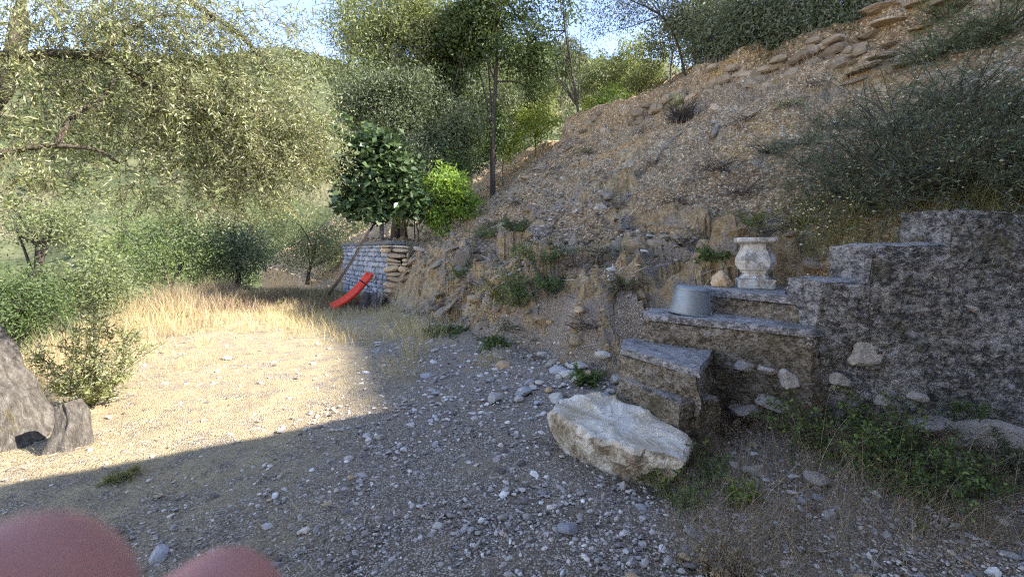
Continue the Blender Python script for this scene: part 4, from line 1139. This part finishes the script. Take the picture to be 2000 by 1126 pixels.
# bushes and olives on the left, below the field
for i, (nm, px, py, Yd, rx, ry, n_, m, lb) in enumerate([
    ('olive_tree', 600, 465, 22, 95, 70, 15000, 'olive_pale', 'pale yellow green olive beyond the field left of the pole'),
    ('olive_tree', 330, 485, 15.5, 120, 85, 16000, 'olive_green', 'broad green olive bush in the middle of the field edge'),
    ('olive_tree', 455, 490, 16.5, 65, 62, 8000, 'olive_far', 'darker olive between the broad green bush and the pale one'),
    ('olive_tree', 60, 470, 11, 105, 90, 14000, 'olive_pale', 'pale silvery olive bush beside the leaning near trunk'),
    ('olive_tree', 170, 560, 10, 80, 70, 8000, 'olive_pale', 'low grey green olive thicket behind the sapling'),
    ('bush', 40, 600, 8.2, 90, 80, 6000, 'green', 'dark bush in shade right behind the leaning trunk'),
    ('olive_tree', 690, 440, 30, 60, 60, 5000, 'olive_pale', 'distant pale olive behind the leaning pole'),
    ('olive_tree', 480, 430, 34, 120, 50, 6000, 'olive_green', 'distant green olive thicket down in the valley'),
    ('olive_tree', 230, 420, 30, 110, 60, 6000, 'olive_pale', 'distant silvery olive on the valley side')]):
    x = (px - HX) / F * Yd; c = at(px, py, Yd); k = Yd / F
    b = (x, Yd, c[2] - ry * k * 1.15)
    tree(nm, lb, 'tree' if nm == 'olive_tree' else 'bush', b, [(c, (rx * k, rx * k * .8, ry * k), n_), (c + [rx * k * .4, -.2, -.2], (rx * k * .55, rx * k * .5, ry * k * .7), n_ // 4)], M[m], M['bark_dark'], g(140 + i),
         .052 + .0036 * Yd, (.052 + .0036 * Yd) * .36, 40, .10 + .012 * Yd, .10, 9, None, .30, .8)

# scrub across the valley
rng = g(170)
mb = MB()
for r0, r1, nb, nl, br in ((36, 100, 900, 80, 1.7), (100, 230, 2200, 30, 2.4), (230, 450, 3800, 14, 2.8)):
    a = np.radians(rng.uniform(-58, 16, nb)); r_ = np.sqrt(rng.uniform(r0 ** 2, r1 ** 2, nb))
    x, yv = r_ * np.sin(a), r_ * np.cos(a); ok = fbm(x * .03, yv * .03, 2, 3) > -.25
    x, yv, r_, a = x[ok], yv[ok], r_[ok], a[ok]
    z = far_z(r_, a); k = len(x); s = br * rng.uniform(.5, 1.3, k)
    P = np.repeat(np.stack([x, yv, z + s * .4], 1), nl, 0) + norm(rng.normal(0, 1, (k * nl, 3))) * np.repeat(s, nl)[:, None] * rng.uniform(.4, 1, (k * nl, 1)) * [1, 1, .75]
    ls = np.repeat(s, nl) * (.28 if nl > 60 else .45 if nl > 20 else .75)
    V, Q, r = leaf_quads(P, rng.normal(0, 1, P.shape), ls, ls * .7, rng, np.clip(np.repeat(rng.uniform(0, 1, k), nl) * .8 + rng.uniform(0, .2, k * nl), 0, 1))
    mb.add(V, Q, None, r)
tag(mb.obj('scrub', M['scrub']), 'far scrub and small trees covering the opposite valley side', 'scrub', None, 'stuff')

# ------------------------------------------------------------------ near olive: trunk on the left, branches hanging into the picture
TB = np.array([-4.52, 3.66, 0.0])
ot = empty('olive_tree', TB, 'large near olive with leaning mossy trunk and branches overhanging the upper left', 'tree')
tp = [TB + [.06, 0, -.15], TB + [.0, 0, .12], TB + [-.2, .02, .5], TB + [-.52, .05, 1.05], TB + [-.95, .1, 1.7], TB + [-1.2, .15, 2.3]]
mb = MB(); mb.add(*tube(tp, [.46, .38, .315, .28, .26, .24], 96, 26, .07, 9, 4, True, .07))
mb.obj('trunk', M['bark'], ot, True)
gx, gy = gnd_pt(140, 862)
SB = np.array([gx, gy, 0.0])
V, Q, T = tube([SB + [-.02, 0, -.1], SB + [0, 0, .04], SB + [.0, .02, .18], SB + [-.05, .03, .31]], [.15, .12, .10, .07], 40, 14, .18, 9, 3, True, .10)
tag(MB().add(V, Q, T).obj('stump', M['bark'], None, True), 'small weathered grey stump beside the leaning olive trunk', 'stump')
br = [
    [tp[-1], TB + [-.3, .1, 2.75], at(-60, 130, 3.5), at(60, 108, 3.5), at(190, 112, 3.55), at(280, 160, 3.65), at(350, 215, 3.8), at(420, 280, 3.95)],
    [tp[-1], TB + [-.45, -.1, 2.2], at(-80, 320, 3.2), at(40, 292, 3.25), at(110, 285, 3.3), at(190, 293, 3.4), at(235, 320, 3.5)],
    [tp[-1], TB + [-.2, .3, 3.0], at(60, -40, 3.8), at(220, -60, 3.9), at(360, 0, 4.0), at(470, 70, 4.1), at(540, 160, 4.2)],
    [at(190, 112, 3.55), at(250, 60, 3.7), at(330, 30, 3.8), at(420, 40, 3.9)],
    [at(280, 160, 3.65), at(380, 180, 3.8), at(470, 190, 4.0), at(540, 240, 4.1), at(580, 300, 4.15)],
    [at(110, 285, 3.3), at(140, 230, 3.35), at(200, 190, 3.45), at(230, 150, 3.5)],
]
for k, pts in enumerate(br):
    r0 = [.11, .06, .09, .03, .035, .025][k]
    MB().add(*tube(pts, np.linspace(r0, .008, len(pts)) if k > 2 else [r0 * 1.3, r0, r0 * .55, r0 * .42, r0 * .34, r0 * .25, r0 * .15, .008][:len(pts)], 9, 6, .12, 6, k)).obj('branch', M['twig'], ot, True)
rng = g(180)
EL = [(130, 150, 3.5, 200, 110, 420), (60, 40, 3.3, 170, 90, 330), (300, 60, 3.8, 180, 90, 420), (330, 200, 3.8, 150, 90, 520), (440, 170, 4.0, 120, 110, 520), (530, 270, 4.1, 90, 110, 520),
      (590, 260, 4.2, 60, 100, 300), (420, 310, 4.0, 130, 60, 420), (330, 370, 3.9, 90, 40, 150), (480, 380, 4.1, 90, 30, 130), (560, 70, 4.1, 90, 80, 85), (620, 60, 4.2, 50, 70, 18), (30, 260, 3.3, 90, 60, 150), (60, 330, 3.3, 70, 40, 80), (240, 20, 3.7, 220, 70, 330), (470, 30, 4.0, 80, 60, 70)]
st, dr = [], []
for (px, py, Yd, rx, ry, n_) in EL:
    n_ = int(n_ * 1.3)
    c = at(px, py, Yd); k = Yd / F
    v = norm(rng.normal(0, 1, (n_, 3))) * rng.uniform(0, 1, (n_, 1)) ** .45
    P = c + v * [rx * k, .55, ry * k]
    st.append(P); dr.append(v * [.8, .6, .4] + rng.normal(0, .5, (n_, 3)) + [.25, 0, -.35])
st, dr = np.concatenate(st), np.concatenate(dr)
k_ = fbm(st[:, 0] * 3.4, st[:, 1] * 3.4, st[:, 2] * 3.4, 2) > -.42
st, dr = st[k_], dr[k_]
(lv, lq, lr), (sv_, sq) = shoots(st, dr, rng.uniform(.14, .34, len(st)), 13, rng, .050, .0108, .25, .8, .0022)
MB().add(lv, lq, None, lr).obj('crown', M['olive'], ot)
MB().add(sv_, sq).obj('twigs', M['twig'], ot)

# sapling of suckers near the trunk
b = np.array([*gnd_pt(178, 790), 0.0]); b[2] = float(H(b[0], b[1]))
sp = empty('olive_sapling', b, 'young olive sapling with upright silvery shoots right of the leaning trunk', 'sapling')
rng = g(190)
tips = [(185, 575), (120, 640), (75, 690), (250, 650), (275, 680), (160, 620), (215, 640), (100, 720), (235, 720), (140, 680), (200, 610), (60, 690), (270, 640)]
S0 = np.repeat((b + rng.normal(0, .05, (len(tips), 3)) * [1, 1, 0])[:, :], 1, 0)
E = np.array([at(x, y, b[1] + rng.uniform(-.3, .3)) for x, y in tips])
(l1, q1, r1), (s1, sq1) = shoots(S0, E - S0, np.linalg.norm(E - S0, axis=1), 44, rng, .062, .018, .04, .75, .006)
sb = []; 
for a_, e_ in zip(S0, E):
    for u in rng.uniform(.08, .95, 22): sb.append((a_ + (e_ - a_) * u, rng.normal(0, 1, 3) * [1, 1, .5] + norm(e_ - a_) * .9))
sb0 = np.array([q[0] for q in sb]); sbd = np.array([q[1] for q in sb])
(l2, q2, r2), (s2, sq2) = shoots(sb0, sbd, rng.uniform(.1, .26, len(sb0)), 12, rng, .058, .017, .05, .8, .003)
MB().add(l1, q1, None, r1).add(l2, q2, None, r2).obj('leaves', M['olive'], sp)
MB().add(s1, sq1).add(s2, sq2).obj('stems', M['twig'], sp)

# ------------------------------------------------------------------ grasses
def grass(name, label, n, regionf, h, w, lean, mat, rng, curl=.5, box=(-12, 3, 2, 17), dens=None):
    X = rng.uniform(box[0], box[1], n); Y = rng.uniform(box[2], box[3], n)
    m = regionf(X, Y); X, Y = X[m], Y[m]
    hh = h(X, Y) if callable(h) else h
    V, Q, T, r = blades(on_ground(X, Y, -.01), hh, w(X, Y) if callable(w) else w, lean, rng, curl)
    mb = MB(); mb.add(V, Q, T, r)
    return tag(mb.obj(name, mat), label, 'grass', None, 'stuff')

def field(X, Y):
    d, t = dt(X, Y); dl = (X + 5.6) * -.894 + (Y - 4) * -.447
    e = X + 1.35 + .10 * (Y - 6) + .7 * fbm(X * .7, Y * .7, 1, 2)
    return (d < -.15) & (dl < .8) & (Y < 18) & (Y > 3.9 + .5 * vnoise(X * 2, 3)) & ((X < -3.9 + .22 * (Y - 6) + .6 * fbm(X * .7, Y * .7, 1, 2)) | (Y > 8.4 + .6 * vnoise(X * 1.5, 8.))) & (X < -2.0)
def fh(X, Y):
    dl = (X + 5.6) * -.894 + (Y - 4) * -.447
    return .08 + .56 * sstep(-1.9, -.3, dl) * (.7 + .5 * fbm(X * 1.6, Y * 1.6, 4, 2)) + .26 * sstep(7.4, 10, Y) * sstep(-1.8, -4, X) + .16 * fbm(X * 1.2, Y * 1.2, 5, 2)
def patchy(X, Y, f, s=1.0, th=.0): return fbm(X * s, Y * s, f, 3) > th
rng = g(200)
wf = lambda X, Y: .0035 * np.clip(Y / 4.5, 1, 3)
grass('dry_grass', 'pale golden dry grass of the sunlit field', 60000, lambda X, Y: field(X, Y) & ((Y < 11.5 + vnoise(X, Y)) | (rng.uniform(0, 1, len(X)) < .3)) & patchy(X, Y, 8, 1.4, -.55), fh, wf, .65, M['straw'], rng, .8, (-11, 0, 3.6, 18))
grass('reddish_grass', 'reddish brown seeding grass at the left field edge', 26000, lambda X, Y: field(X, Y) & ((X + 5.6) * -.894 + (Y - 4) * -.447 > -1.7) & patchy(X, Y, 3, .9, -.1), lambda X, Y: fh(X, Y) * 1.2, wf, .45, M['straw_red'], rng, .4, (-11, -2, 3.6, 18))
grass('green_grass', 'greener grass tufts among the dry field grass', 15000, lambda X, Y: field(X, Y) & patchy(X, Y, 11, .7, .15), lambda X, Y: fh(X, Y) * .95, wf, .5, M['straw_green'], rng, .6, (-11, 0, 3.6, 18))
grass('withered_shade_grass', 'purplish brown withered grass at the back of the field, coloured darker for tree shade', 30000, lambda X, Y: field(X, Y) & (Y > 10.8 + .8 * vnoise(X * .8, Y)), lambda X, Y: fh(X, Y) * .9, wf, .6, M['withered'], rng, .6, (-12, -2, 9.5, 18.5))
# short straw on trodden sunlit ground, flat litter
grass('short_straw', 'short trodden straw on the sunlit drive', 22000, lambda X, Y: (rng.uniform(0, 1, len(X)) < (straw_mask(X, Y) - .1) * .9) & ((X + 5.6) * -.894 + (Y - 4) * -.447 < .3) & (dt(X, Y)[0] < 0), .07, .003, 2.2, M['straw'], rng, .9, (-7, 1.5, 1.4, 9))
Xq, Yq = scatter_ground(24000, 1.2, 8.5, 1.5, rng, lambda X, Y: (dt(X, Y)[0] < .2) & ~in_steps(X, Y) & ~inside(BOULDER, X, Y, 0) & (rng.uniform(0, 1, len(X)) < .22 + .7 * straw_mask(X, Y)))
P = on_ground(Xq, Yq, .016); n = len(P)
V, Q, r = leaf_quads(P, rng.normal(0, 1, (n, 3)) * [1, 1, .12], rng.uniform(.02, .12, n), .0045, rng, None, np.tile([0, 0, 1.], (n, 1)) + rng.normal(0, .3, (n, 3)))
tag(MB().add(V, Q, None, r).obj('straw_litter', M['litter']), 'brown twigs and straw littering the gravel', 'litter', None, 'stuff')
# dry grass on the bank, beside the steps, and lower right
def tufts(name, label, spots, mat, rng, w=.003, curl=.5):
    mb = MB()
    for (x, y, rad, h, n, lean) in spots:
        a = rng.uniform(0, 6.283, n); q = rad * np.sqrt(rng.uniform(0, 1, n)); X, Y = x + q * np.cos(a), y + q * np.sin(a)
        V, Q, T, r = blades(on_ground(X, Y, -.01), h, w * max(1, y / 4), lean, rng, curl); mb.add(V, Q, T, r)
    return tag(mb.obj(name, mat), label, 'grass', None, 'stuff')
sp_ = []
for px, py, rad, h, n, ln in [(815, 690, .28, .55, 90, .5), (835, 665, .35, .42, 110, .6), (790, 655, .4, .36, 140, .6), (770, 715, .4, .2, 170, .8), (785, 740, .28, .24, 150, .7), (720, 665, .5, .26, 160, .8), (680, 655, .6, .3, 160, .7), (830, 640, .5, .3, 130, .7), (900, 650, .5, .25, 110, .8), (800, 700, .12, .6, 26, .6), (960, 715, .25, .25, 120, .7), (1100, 680, .3, .2, 150, .6)]:
    x, y = gnd_pt(px, py); sp_.append((x, y, rad, h, n, ln))
tufts('grass_tufts', 'golden grass tufts where the drive meets the bank', sp_, M['straw'], rng, .004)
sp_ = []
for _ in range(210):
    px, py = rng.uniform(1360, 2000), rng.uniform(800, 1120); x, y = gnd_pt(px, py)
    sp_.append((x, y, .24, rng.uniform(.10, .38), int(rng.uniform(20, 60)), 1.1))
tufts('bank_grass', 'dry tangled grass on the ground below the rendered wall', sp_, M['straw_red'], rng, .0022)
sp_ = []
for px, py, h, n in [(1340, 1010, .35, 12), (1480, 1000, .55, 9), (1550, 930, .6, 8), (1620, 960, .55, 9), (1370, 800, .7, 7), (1760, 980, .5, 10), (1890, 980, .45, 12), (1680, 900, .5, 8), (1360, 760, .8, 5), (1940, 1020, .5, 10), (1500, 1080, .35, 10)]:
    x, y = gnd_pt(px, py); sp_.append((x, y, .15, h, n, .9))
tufts('straw_stalks', 'long pale bent straw stalks beside the steps and boulder', sp_, M['straw'], rng, .0028, .8)
sp_ = []
for _ in range(150):
    t_, d_ = rng.uniform(-.5, 12.5), rng.uniform(.1, 7.4); x, y = xy(d_, t_)
    if in_steps(np.array(x), np.array(y), .1) or y < 3.5: continue
    sp_.append((x, y, .22, rng.uniform(.10, .32), int(rng.uniform(18, 45)), .8))
gt_ = []
for _ in range(60):
    px, py = rng.uniform(1540, 2000), rng.uniform(390, 500); p = slope_hit(px, py, 3.5)
    gt_.append((p[0], p[1], .25, rng.uniform(.12, .3), int(rng.uniform(30, 70)), .8))
tufts('green_tufts', 'yellowish green grass on the earth behind the rendered wall', gt_, M['straw_green'], rng, .003)
for _ in range(60):
    px, py = rng.uniform(1180, 1640), rng.uniform(110, 260); p = slope_hit(px, py, 5)
    sp_.append((p[0], p[1], .3, rng.uniform(.15, .45), int(rng.uniform(20, 50)), .7))
o = tufts('slope_grass', 'withered brown grass tufts on the slope', sp_, M['slope_straw'], rng, .003)

# ------------------------------------------------------------------ weeds and bushes on the bank
def weed(name, label, cat_, base, h, rad, ns, K, L, W, mat, rng, droop=.25, up=1.0, stemm='twig', group=None):
    base = np.array(base, float); o = empty(name, base, label, cat_, group)
    a = rng.uniform(0, 6.283, ns); q = rad * .35 * np.sqrt(rng.uniform(0, 1, ns))
    S = base + np.stack([q * np.cos(a), q * np.sin(a), np.zeros(ns)], 1)
    Dr = np.stack([np.cos(a) * rad / h, np.sin(a) * rad / h, np.full(ns, up)], 1) * rng.uniform(.5, 1.1, (ns, 1)) + rng.normal(0, .22, (ns, 3))
    (lv, lq, lr), (s, sq) = shoots(S, Dr, h * rng.uniform(.5, 1.15, ns), K, rng, L, W, droop, .85, .0035)
    # side twigs
    k = rng.integers(0, len(lv) // 4, ns * 3); st = lv[k * 4]
    (l2, q2, r2), (s2, sq2) = shoots(st, rng.normal(0, 1, (len(st), 3)) + [0, 0, .3], h * rng.uniform(.12, .3, len(st)), max(5, K // 2), rng, L, W, .2, .85, .002)
    MB().add(lv, lq, None, lr).add(l2, q2, None, r2).obj('leaves', M[mat], o)
    MB().add(s, sq).add(s2, sq2).obj('stems', M[stemm], o)
    return o
def gp(px, py, z=0.0):
    x, y = gnd_pt(px, py, z); return (x, y, float(H(x, y)))
weed('leafy_bush', 'dark green leafy bush under the wall right of the steps', 'bush', (2.36, 2.98, .10), .62, .42, 90, 18, .036, .019, 'weed', g(210))
weed('leafy_bush', 'low dark green bush in front of the footing stone', 'bush', (2.48, 2.60, .10), .44, .40, 80, 16, .036, .019, 'weed', g(211))
for i, (px, py, h, rad, ns, lb) in enumerate([(1400, 860, .34, .24, 46, 'reddish dry twiggy weed at the boulder tip under the steps'), (1500, 850, .30, .26, 44, 'reddish dry twiggy weed on the ground below the bedded stones'),
    (1345, 780, .25, .16, 30, 'dry brown weed between lowest step and boulder'), (1590, 900, .30, .26, 44, 'dry brown weed left of the low dark green bush'), (1890, 960, .34, .36, 50, 'dry tangled weed in front of the long footing stone')]):
    weed('reddish_weed', lb, 'weed', gp(px, py), h, rad, ns, 12, .026, .009, 'straw_red', g(300 + i), .3)
weed('leafy_bush', 'sprawling dark weed at the far lower right under the wall', 'bush', (3.30, 2.72, .10), .35, .38, 45, 16, .034, .014, 'broom', g(212))
weed('weed', 'green willow leaved weed growing against the boulder end', 'weed', (1.02, 2.66, 0), .30, .22, 14, 14, .055, .013, 'weed', g(213))
weed('weed', 'small upright green weed at the boulder right tip', 'weed', (1.28, 2.86, .05), .26, .12, 8, 12, .06, .014, 'weed', g(214))
weed('seedling', 'small bright green seedling among pale stones', 'seedling', gp(1448, 985), .16, .10, 9, 8, .06, .02, 'bright', g(215))
weed('fern', 'feathery green plant hanging on the rendered wall', 'plant', (3.38, 3.16, .36), .20, .16, 12, 16, .035, .009, 'weed', g(216), .6)
weed('reddish_weed', 'dry reddish weed at the bottom edge of the gravel', 'weed', gp(1400, 1105), .13, .18, 26, 12, .03, .012, 'straw_red', g(217))
weed('weed', 'low green weed at the shadow edge near the trunk', 'weed', gp(235, 930), .10, .12, 26, 10, .05, .005, 'straw_green', g(218))
for i, (px, py, h, rad, ns, mt, lb) in enumerate([
    (950, 465, .55, .5, 36, 'weed', 'green trailing weed on the slope above the dry stones'), (1012, 470, .50, .35, 34, 'green', 'dark ivy like clump on the slope below the bright tree'),
    (1020, 600, .9, .35, 40, 'weed', 'tall thin green weed against the rocky bank'), (985, 590, .6, .35, 24, 'straw_green', 'yellowish weed on the bank left of the tall green one'),
    (905, 545, .55, .35, 26, 'weed', 'green weed on the bank right of the dry stone wall'), (1060, 515, .6, .5, 34, 'weed', 'green weed high on the rocky bank'),
    (870, 660, .35, .55, 40, 'weed', 'low green weed carpet at the bank foot near the golden tuft'), (1075, 690, .4, .3, 28, 'weed', 'low green weed between bank rocks and rubble'),
    (1145, 755, .22, .22, 22, 'weed', 'low creeping weed among rubble left of the steps'), (960, 690, .25, .3, 22, 'weed', 'small weed at the bank foot in the middle'),
    (1395, 520, .25, .22, 16, 'weed', 'tiny green weed behind the bucket'), (1460, 720, .35, .3, 22, 'straw_green', 'thin weed under the third step end')]):
    p = slope_hit(px, py) if py < 650 else np.array(gp(px, py))
    weed('weed', lb, 'weed', p, h, rad, ns, 16, .055, .022, mt, g(230 + i), .3)
p = slope_hit(1330, 240)
o = empty('dry_shrub', p, 'dark leafless twiggy shrub at the top of the slope', 'shrub')
rng = g(250); ns = 170; a = rng.uniform(0, 6.283, ns)
S = np.repeat(p[None], ns, 0) + rng.normal(0, .08, (ns, 3)) * [1, 1, .2]
Dr = np.stack([np.cos(a) * .8, np.sin(a) * .8, rng.uniform(.5, 1.4, ns)], 1)
ln = rng.uniform(.3, .75, ns)[:, None, None]; uu = np.linspace(0, 1, 4)[None, :, None]
MB().add(*vtubes(S[:, None] + norm(Dr)[:, None] * ln * uu + rng.normal(0, .03, (ns, 4, 3)) * uu, np.linspace(.010, .003, 4)[None].repeat(ns, 0))).obj('stems', M['bark_dark'], o)
(lv, lq, lr), _ = shoots(S[:14] + [-.1, 0, .25], Dr[:14] * [.4, .4, 1.5], .5, 12, rng, .06, .016)
MB().add(lv, lq, None, lr).obj('leaves', M['yellow'], o)

for i in range(26):
    px, py = [(1090, 330), (1150, 300), (1250, 260), (1210, 400), (1010, 400), (960, 440), (1130, 520), (1190, 500), (1320, 400), (1400, 330), (1460, 380), (1500, 300), (1350, 480), (1560, 440), (1050, 470), (900, 500), (1080, 560), (1220, 560), (1450, 240), (1540, 210), (1600, 180), (1280, 320), (930, 560), (1000, 640), (1150, 640), (1480, 430)][i]
    p = slope_hit(px, py); rng = g(500 + i); ns = int(rng.integers(26, 60)); a = rng.uniform(0, 6.283, ns); sc_ = rng.uniform(.22, .5)
    o = empty('dry_tuft', p, 'withered brown twiggy tuft rooted in the earth slope', 'dry tuft', 'withered tufts on the slope')
    S = np.repeat(p[None], ns, 0) + rng.normal(0, .10, (ns, 3)) * [1, 1, .3]
    Dr = np.stack([np.cos(a), np.sin(a), rng.uniform(-.1, 1.1, ns)], 1) - [.3, .3, 0]
    ln = sc_ * rng.uniform(.5, 1.2, ns)[:, None, None]; uu = np.linspace(0, 1, 4)[None, :, None]
    MB().add(*vtubes(S[:, None] + norm(Dr)[:, None] * ln * uu + rng.normal(0, .03, (ns, 4, 3)) * uu - np.array([0, 0, .12]) * uu ** 2, np.linspace(.006, .002, 4)[None].repeat(ns, 0))).obj('stems', M['dry_stem'], o)
    if i % 2:
        (lv, lq, lr), _ = shoots(S, Dr, sc_ * .9, 10, rng, .035, .012, .3, .8)
        MB().add(lv, lq, None, lr).obj('leaves', M[['slope_straw', 'straw_green', 'weed'][i % 3]], o)

# broom bush on the right of the slope
def broom(label, spots, ns, h, mat, rng, K=15, L=.065, W=.010, stem=.0065):
    c = np.mean([s[:3] for s in spots], 0); o = empty('broom_bush', c, label, 'bush')
    mL, mS = MB(), MB()
    for (x, y, z, sc) in spots:
        a = rng.uniform(0, 6.283, ns); S = np.array([x, y, z]) + np.stack([np.cos(a), np.sin(a), 0 * a], 1) * rng.uniform(0, .18, (ns, 1))
        Dr = np.stack([np.cos(a) * .75 - .25, np.sin(a) * .75 - .25, rng.uniform(.15, 1.3, ns)], 1) + rng.normal(0, .3, (ns, 3))
        (lv, lq, lr), (s, sq) = shoots(S, Dr, h * sc * rng.uniform(.35, 1.25, ns), K, rng, L, W, .3, .5, stem)
        mL.add(lv, lq, None, lr); mS.add(s, sq)
        k = rng.integers(0, len(lv) // 4, ns * 3)
        (l2, q2, r2), (s2, sq2) = shoots(lv[k * 4], rng.normal(0, 1, (len(k), 3)) + [-.2, -.2, .4], h * sc * rng.uniform(.15, .4, len(k)), 11, rng, L, W, .25, .5, .002)
        mL.add(l2, q2, None, r2); mS.add(s2, sq2)
    mL.obj('leaves', M[mat], o); mS.obj('stems', M['broom_stem'], o)
    return o
M['broom_stem'] = m_bark('broom_stem', (.12, .10, .07), (.26, .23, .17))
def sp3(px, py, sc): p = slope_hit(px, py); return (*p, sc)
broom('large dark green broom bush spreading over the slope on the right', [sp3(1700, 330, 1.0), sp3(1770, 360, 1.1), sp3(1660, 350, .6), sp3(1740, 270, .9), sp3(1800, 300, 1.0), sp3(1820, 380, 1.0), sp3(1680, 400, .6), sp3(1750, 410, .8)], 34, 1.2, 'broom', g(260))
broom('dark broom growth at the right edge above the wall', [sp3(1900, 300, 1.0), sp3(1960, 250, 1.0), sp3(1900, 370, .9), sp3(1980, 340, .9), sp3(1880, 210, .9), sp3(1940, 395, .8)], 40, 1.0, 'broom', g(261))
broom('smaller grey green broom left of the large dark one', [sp3(1570, 320, .5), sp3(1555, 290, .4), sp3(1610, 400, .6), sp3(1630, 250, .5)], 16, .8, 'broom', g(262))
broom('dim broom growth at the top right corner of the slope', [sp3(1820, 120, .8), sp3(1900, 100, .9), sp3(1960, 60, .9), sp3(1850, 40, .7)], 45, .9, 'green', g(263))

def flowers(label, spots, rng, n, r):
    c = np.mean(spots, 0); o = empty('dried_flowers', c, label, 'flowers')
    mS, mH = MB(), MB()
    V0, T0 = ICO[0]
    for p in spots:
        S = p + rng.normal(0, .22, (n, 3)) * [1, 1, .1]; S[:, 2] = H(S[:, 0], S[:, 1]); hgt = rng.uniform(.15, .5, n)
        E = S + np.stack([rng.normal(-.05, .1, n), rng.normal(-.05, .1, n), hgt], 1)
        u = np.linspace(0, 1, 3)[None, :, None]; mS.add(*vtubes(S[:, None] * (1 - u) + E[:, None] * u, np.full((n, 3), .0018)))
        hs = r * rng.uniform(.6, 1.3, (n, 1, 1)); V = (V0[None] * [1, 1, .7] * hs * (1 + rng.uniform(-.2, .2, (n, 12, 1))) + E[:, None]).reshape(-1, 3)
        mH.add(V, None, (np.arange(n)[:, None, None] * 12 + T0[None]).reshape(-1, 3), np.repeat(rng.uniform(0, 1, n), 12))
    tag(mH.obj('flower_heads', M['flower'], o), kind='stuff'); tag(mS.obj('stems', M['straw_green'], o), kind='stuff')
flowers('pale yellow dried flower heads on the slope right of the pedestal', [slope_hit(a, b) for a, b in ((1560, 500), (1590, 470), (1620, 455), (1550, 560), (1660, 440), (1600, 430), (1700, 430))], g(270), 22, .011)
flowers('cream dried seed heads scattered over the bush at the right edge', [slope_hit(a, b) for a, b in ((1850, 330), (1900, 280), (1950, 320), (1980, 240), (1880, 400), (1930, 390), (1800, 280), (1970, 400), (1760, 240))], g(271), 24, .012)

# ------------------------------------------------------------------ photographer's hand: two fingertips reach into the lower left corner
def hand():
    t1, t2 = at(245, 1145, .041), at(545, 1162, .058)
    wrist = np.array([-.165, -.03, 1.42])
    pts, rad, ed = [], [], []
    def add(p, r): pts.append(tuple(p)); rad.append(r); return len(pts) - 1
    w = add(wrist, .026); pal = add(wrist + [.025, .035, .02], .027)
    fa = add(wrist + [-.06, -.10, -.10], .034); fb = add(wrist + [-.12, -.19, -.20], .040)
    ed += [(w, pal), (w, fa), (fa, fb)]
    def finger(k, kn, pip, dip, tip, r):
        a = add(kn, r * 1.25); b = add(pip, r * 1.15); c = add(dip, r * 1.2); e = add(tip, r * 1.25)
        ed.extend([(pal, a), (a, b), (b, c), (c, e)])
    finger(0, (-.118, .010, 1.467), (-.085, .022, 1.486), (-.058, .033, 1.508), t1, .0100)
    finger(1, (-.115, .032, 1.455), (-.080, .046, 1.470), (-.052, .054, 1.492), t2, .0088)
    finger(2, (-.117, .048, 1.438), (-.085, .062, 1.448), (-.062, .068, 1.460), (-.047, .070, 1.468), .0086)
    finger(3, (-.122, .060, 1.420), (-.096, .072, 1.427), (-.077, .077, 1.434), (-.066, .078, 1.439), .0076)
    a = add((-.135, -.018, 1.452), .014); b = add((-.105, -.030, 1.478), .012); c = add((-.082, -.034, 1.500), .010)
    ed.extend([(w, a), (a, b), (b, c)])
    me = bpy.data.meshes.new('hand'); me.from_pydata(pts, ed, []); me.materials.append(M['skin'])
    o = bpy.data.objects.new('hand', me); COL.objects.link(o)
    sk = o.modifiers.new('skin', 'SKIN'); sk.use_smooth_shade = True
    for i, v in enumerate(me.skin_vertices[0].data): v.radius = (rad[i], rad[i]); v.use_root = (i == 0)
    ss = o.modifiers.new('subsurf', 'SUBSURF'); ss.levels = ss.render_levels = 2
    tag(o, 'blurred pink fingertips of a hand close to the lens, bottom left', 'hand')
hand()
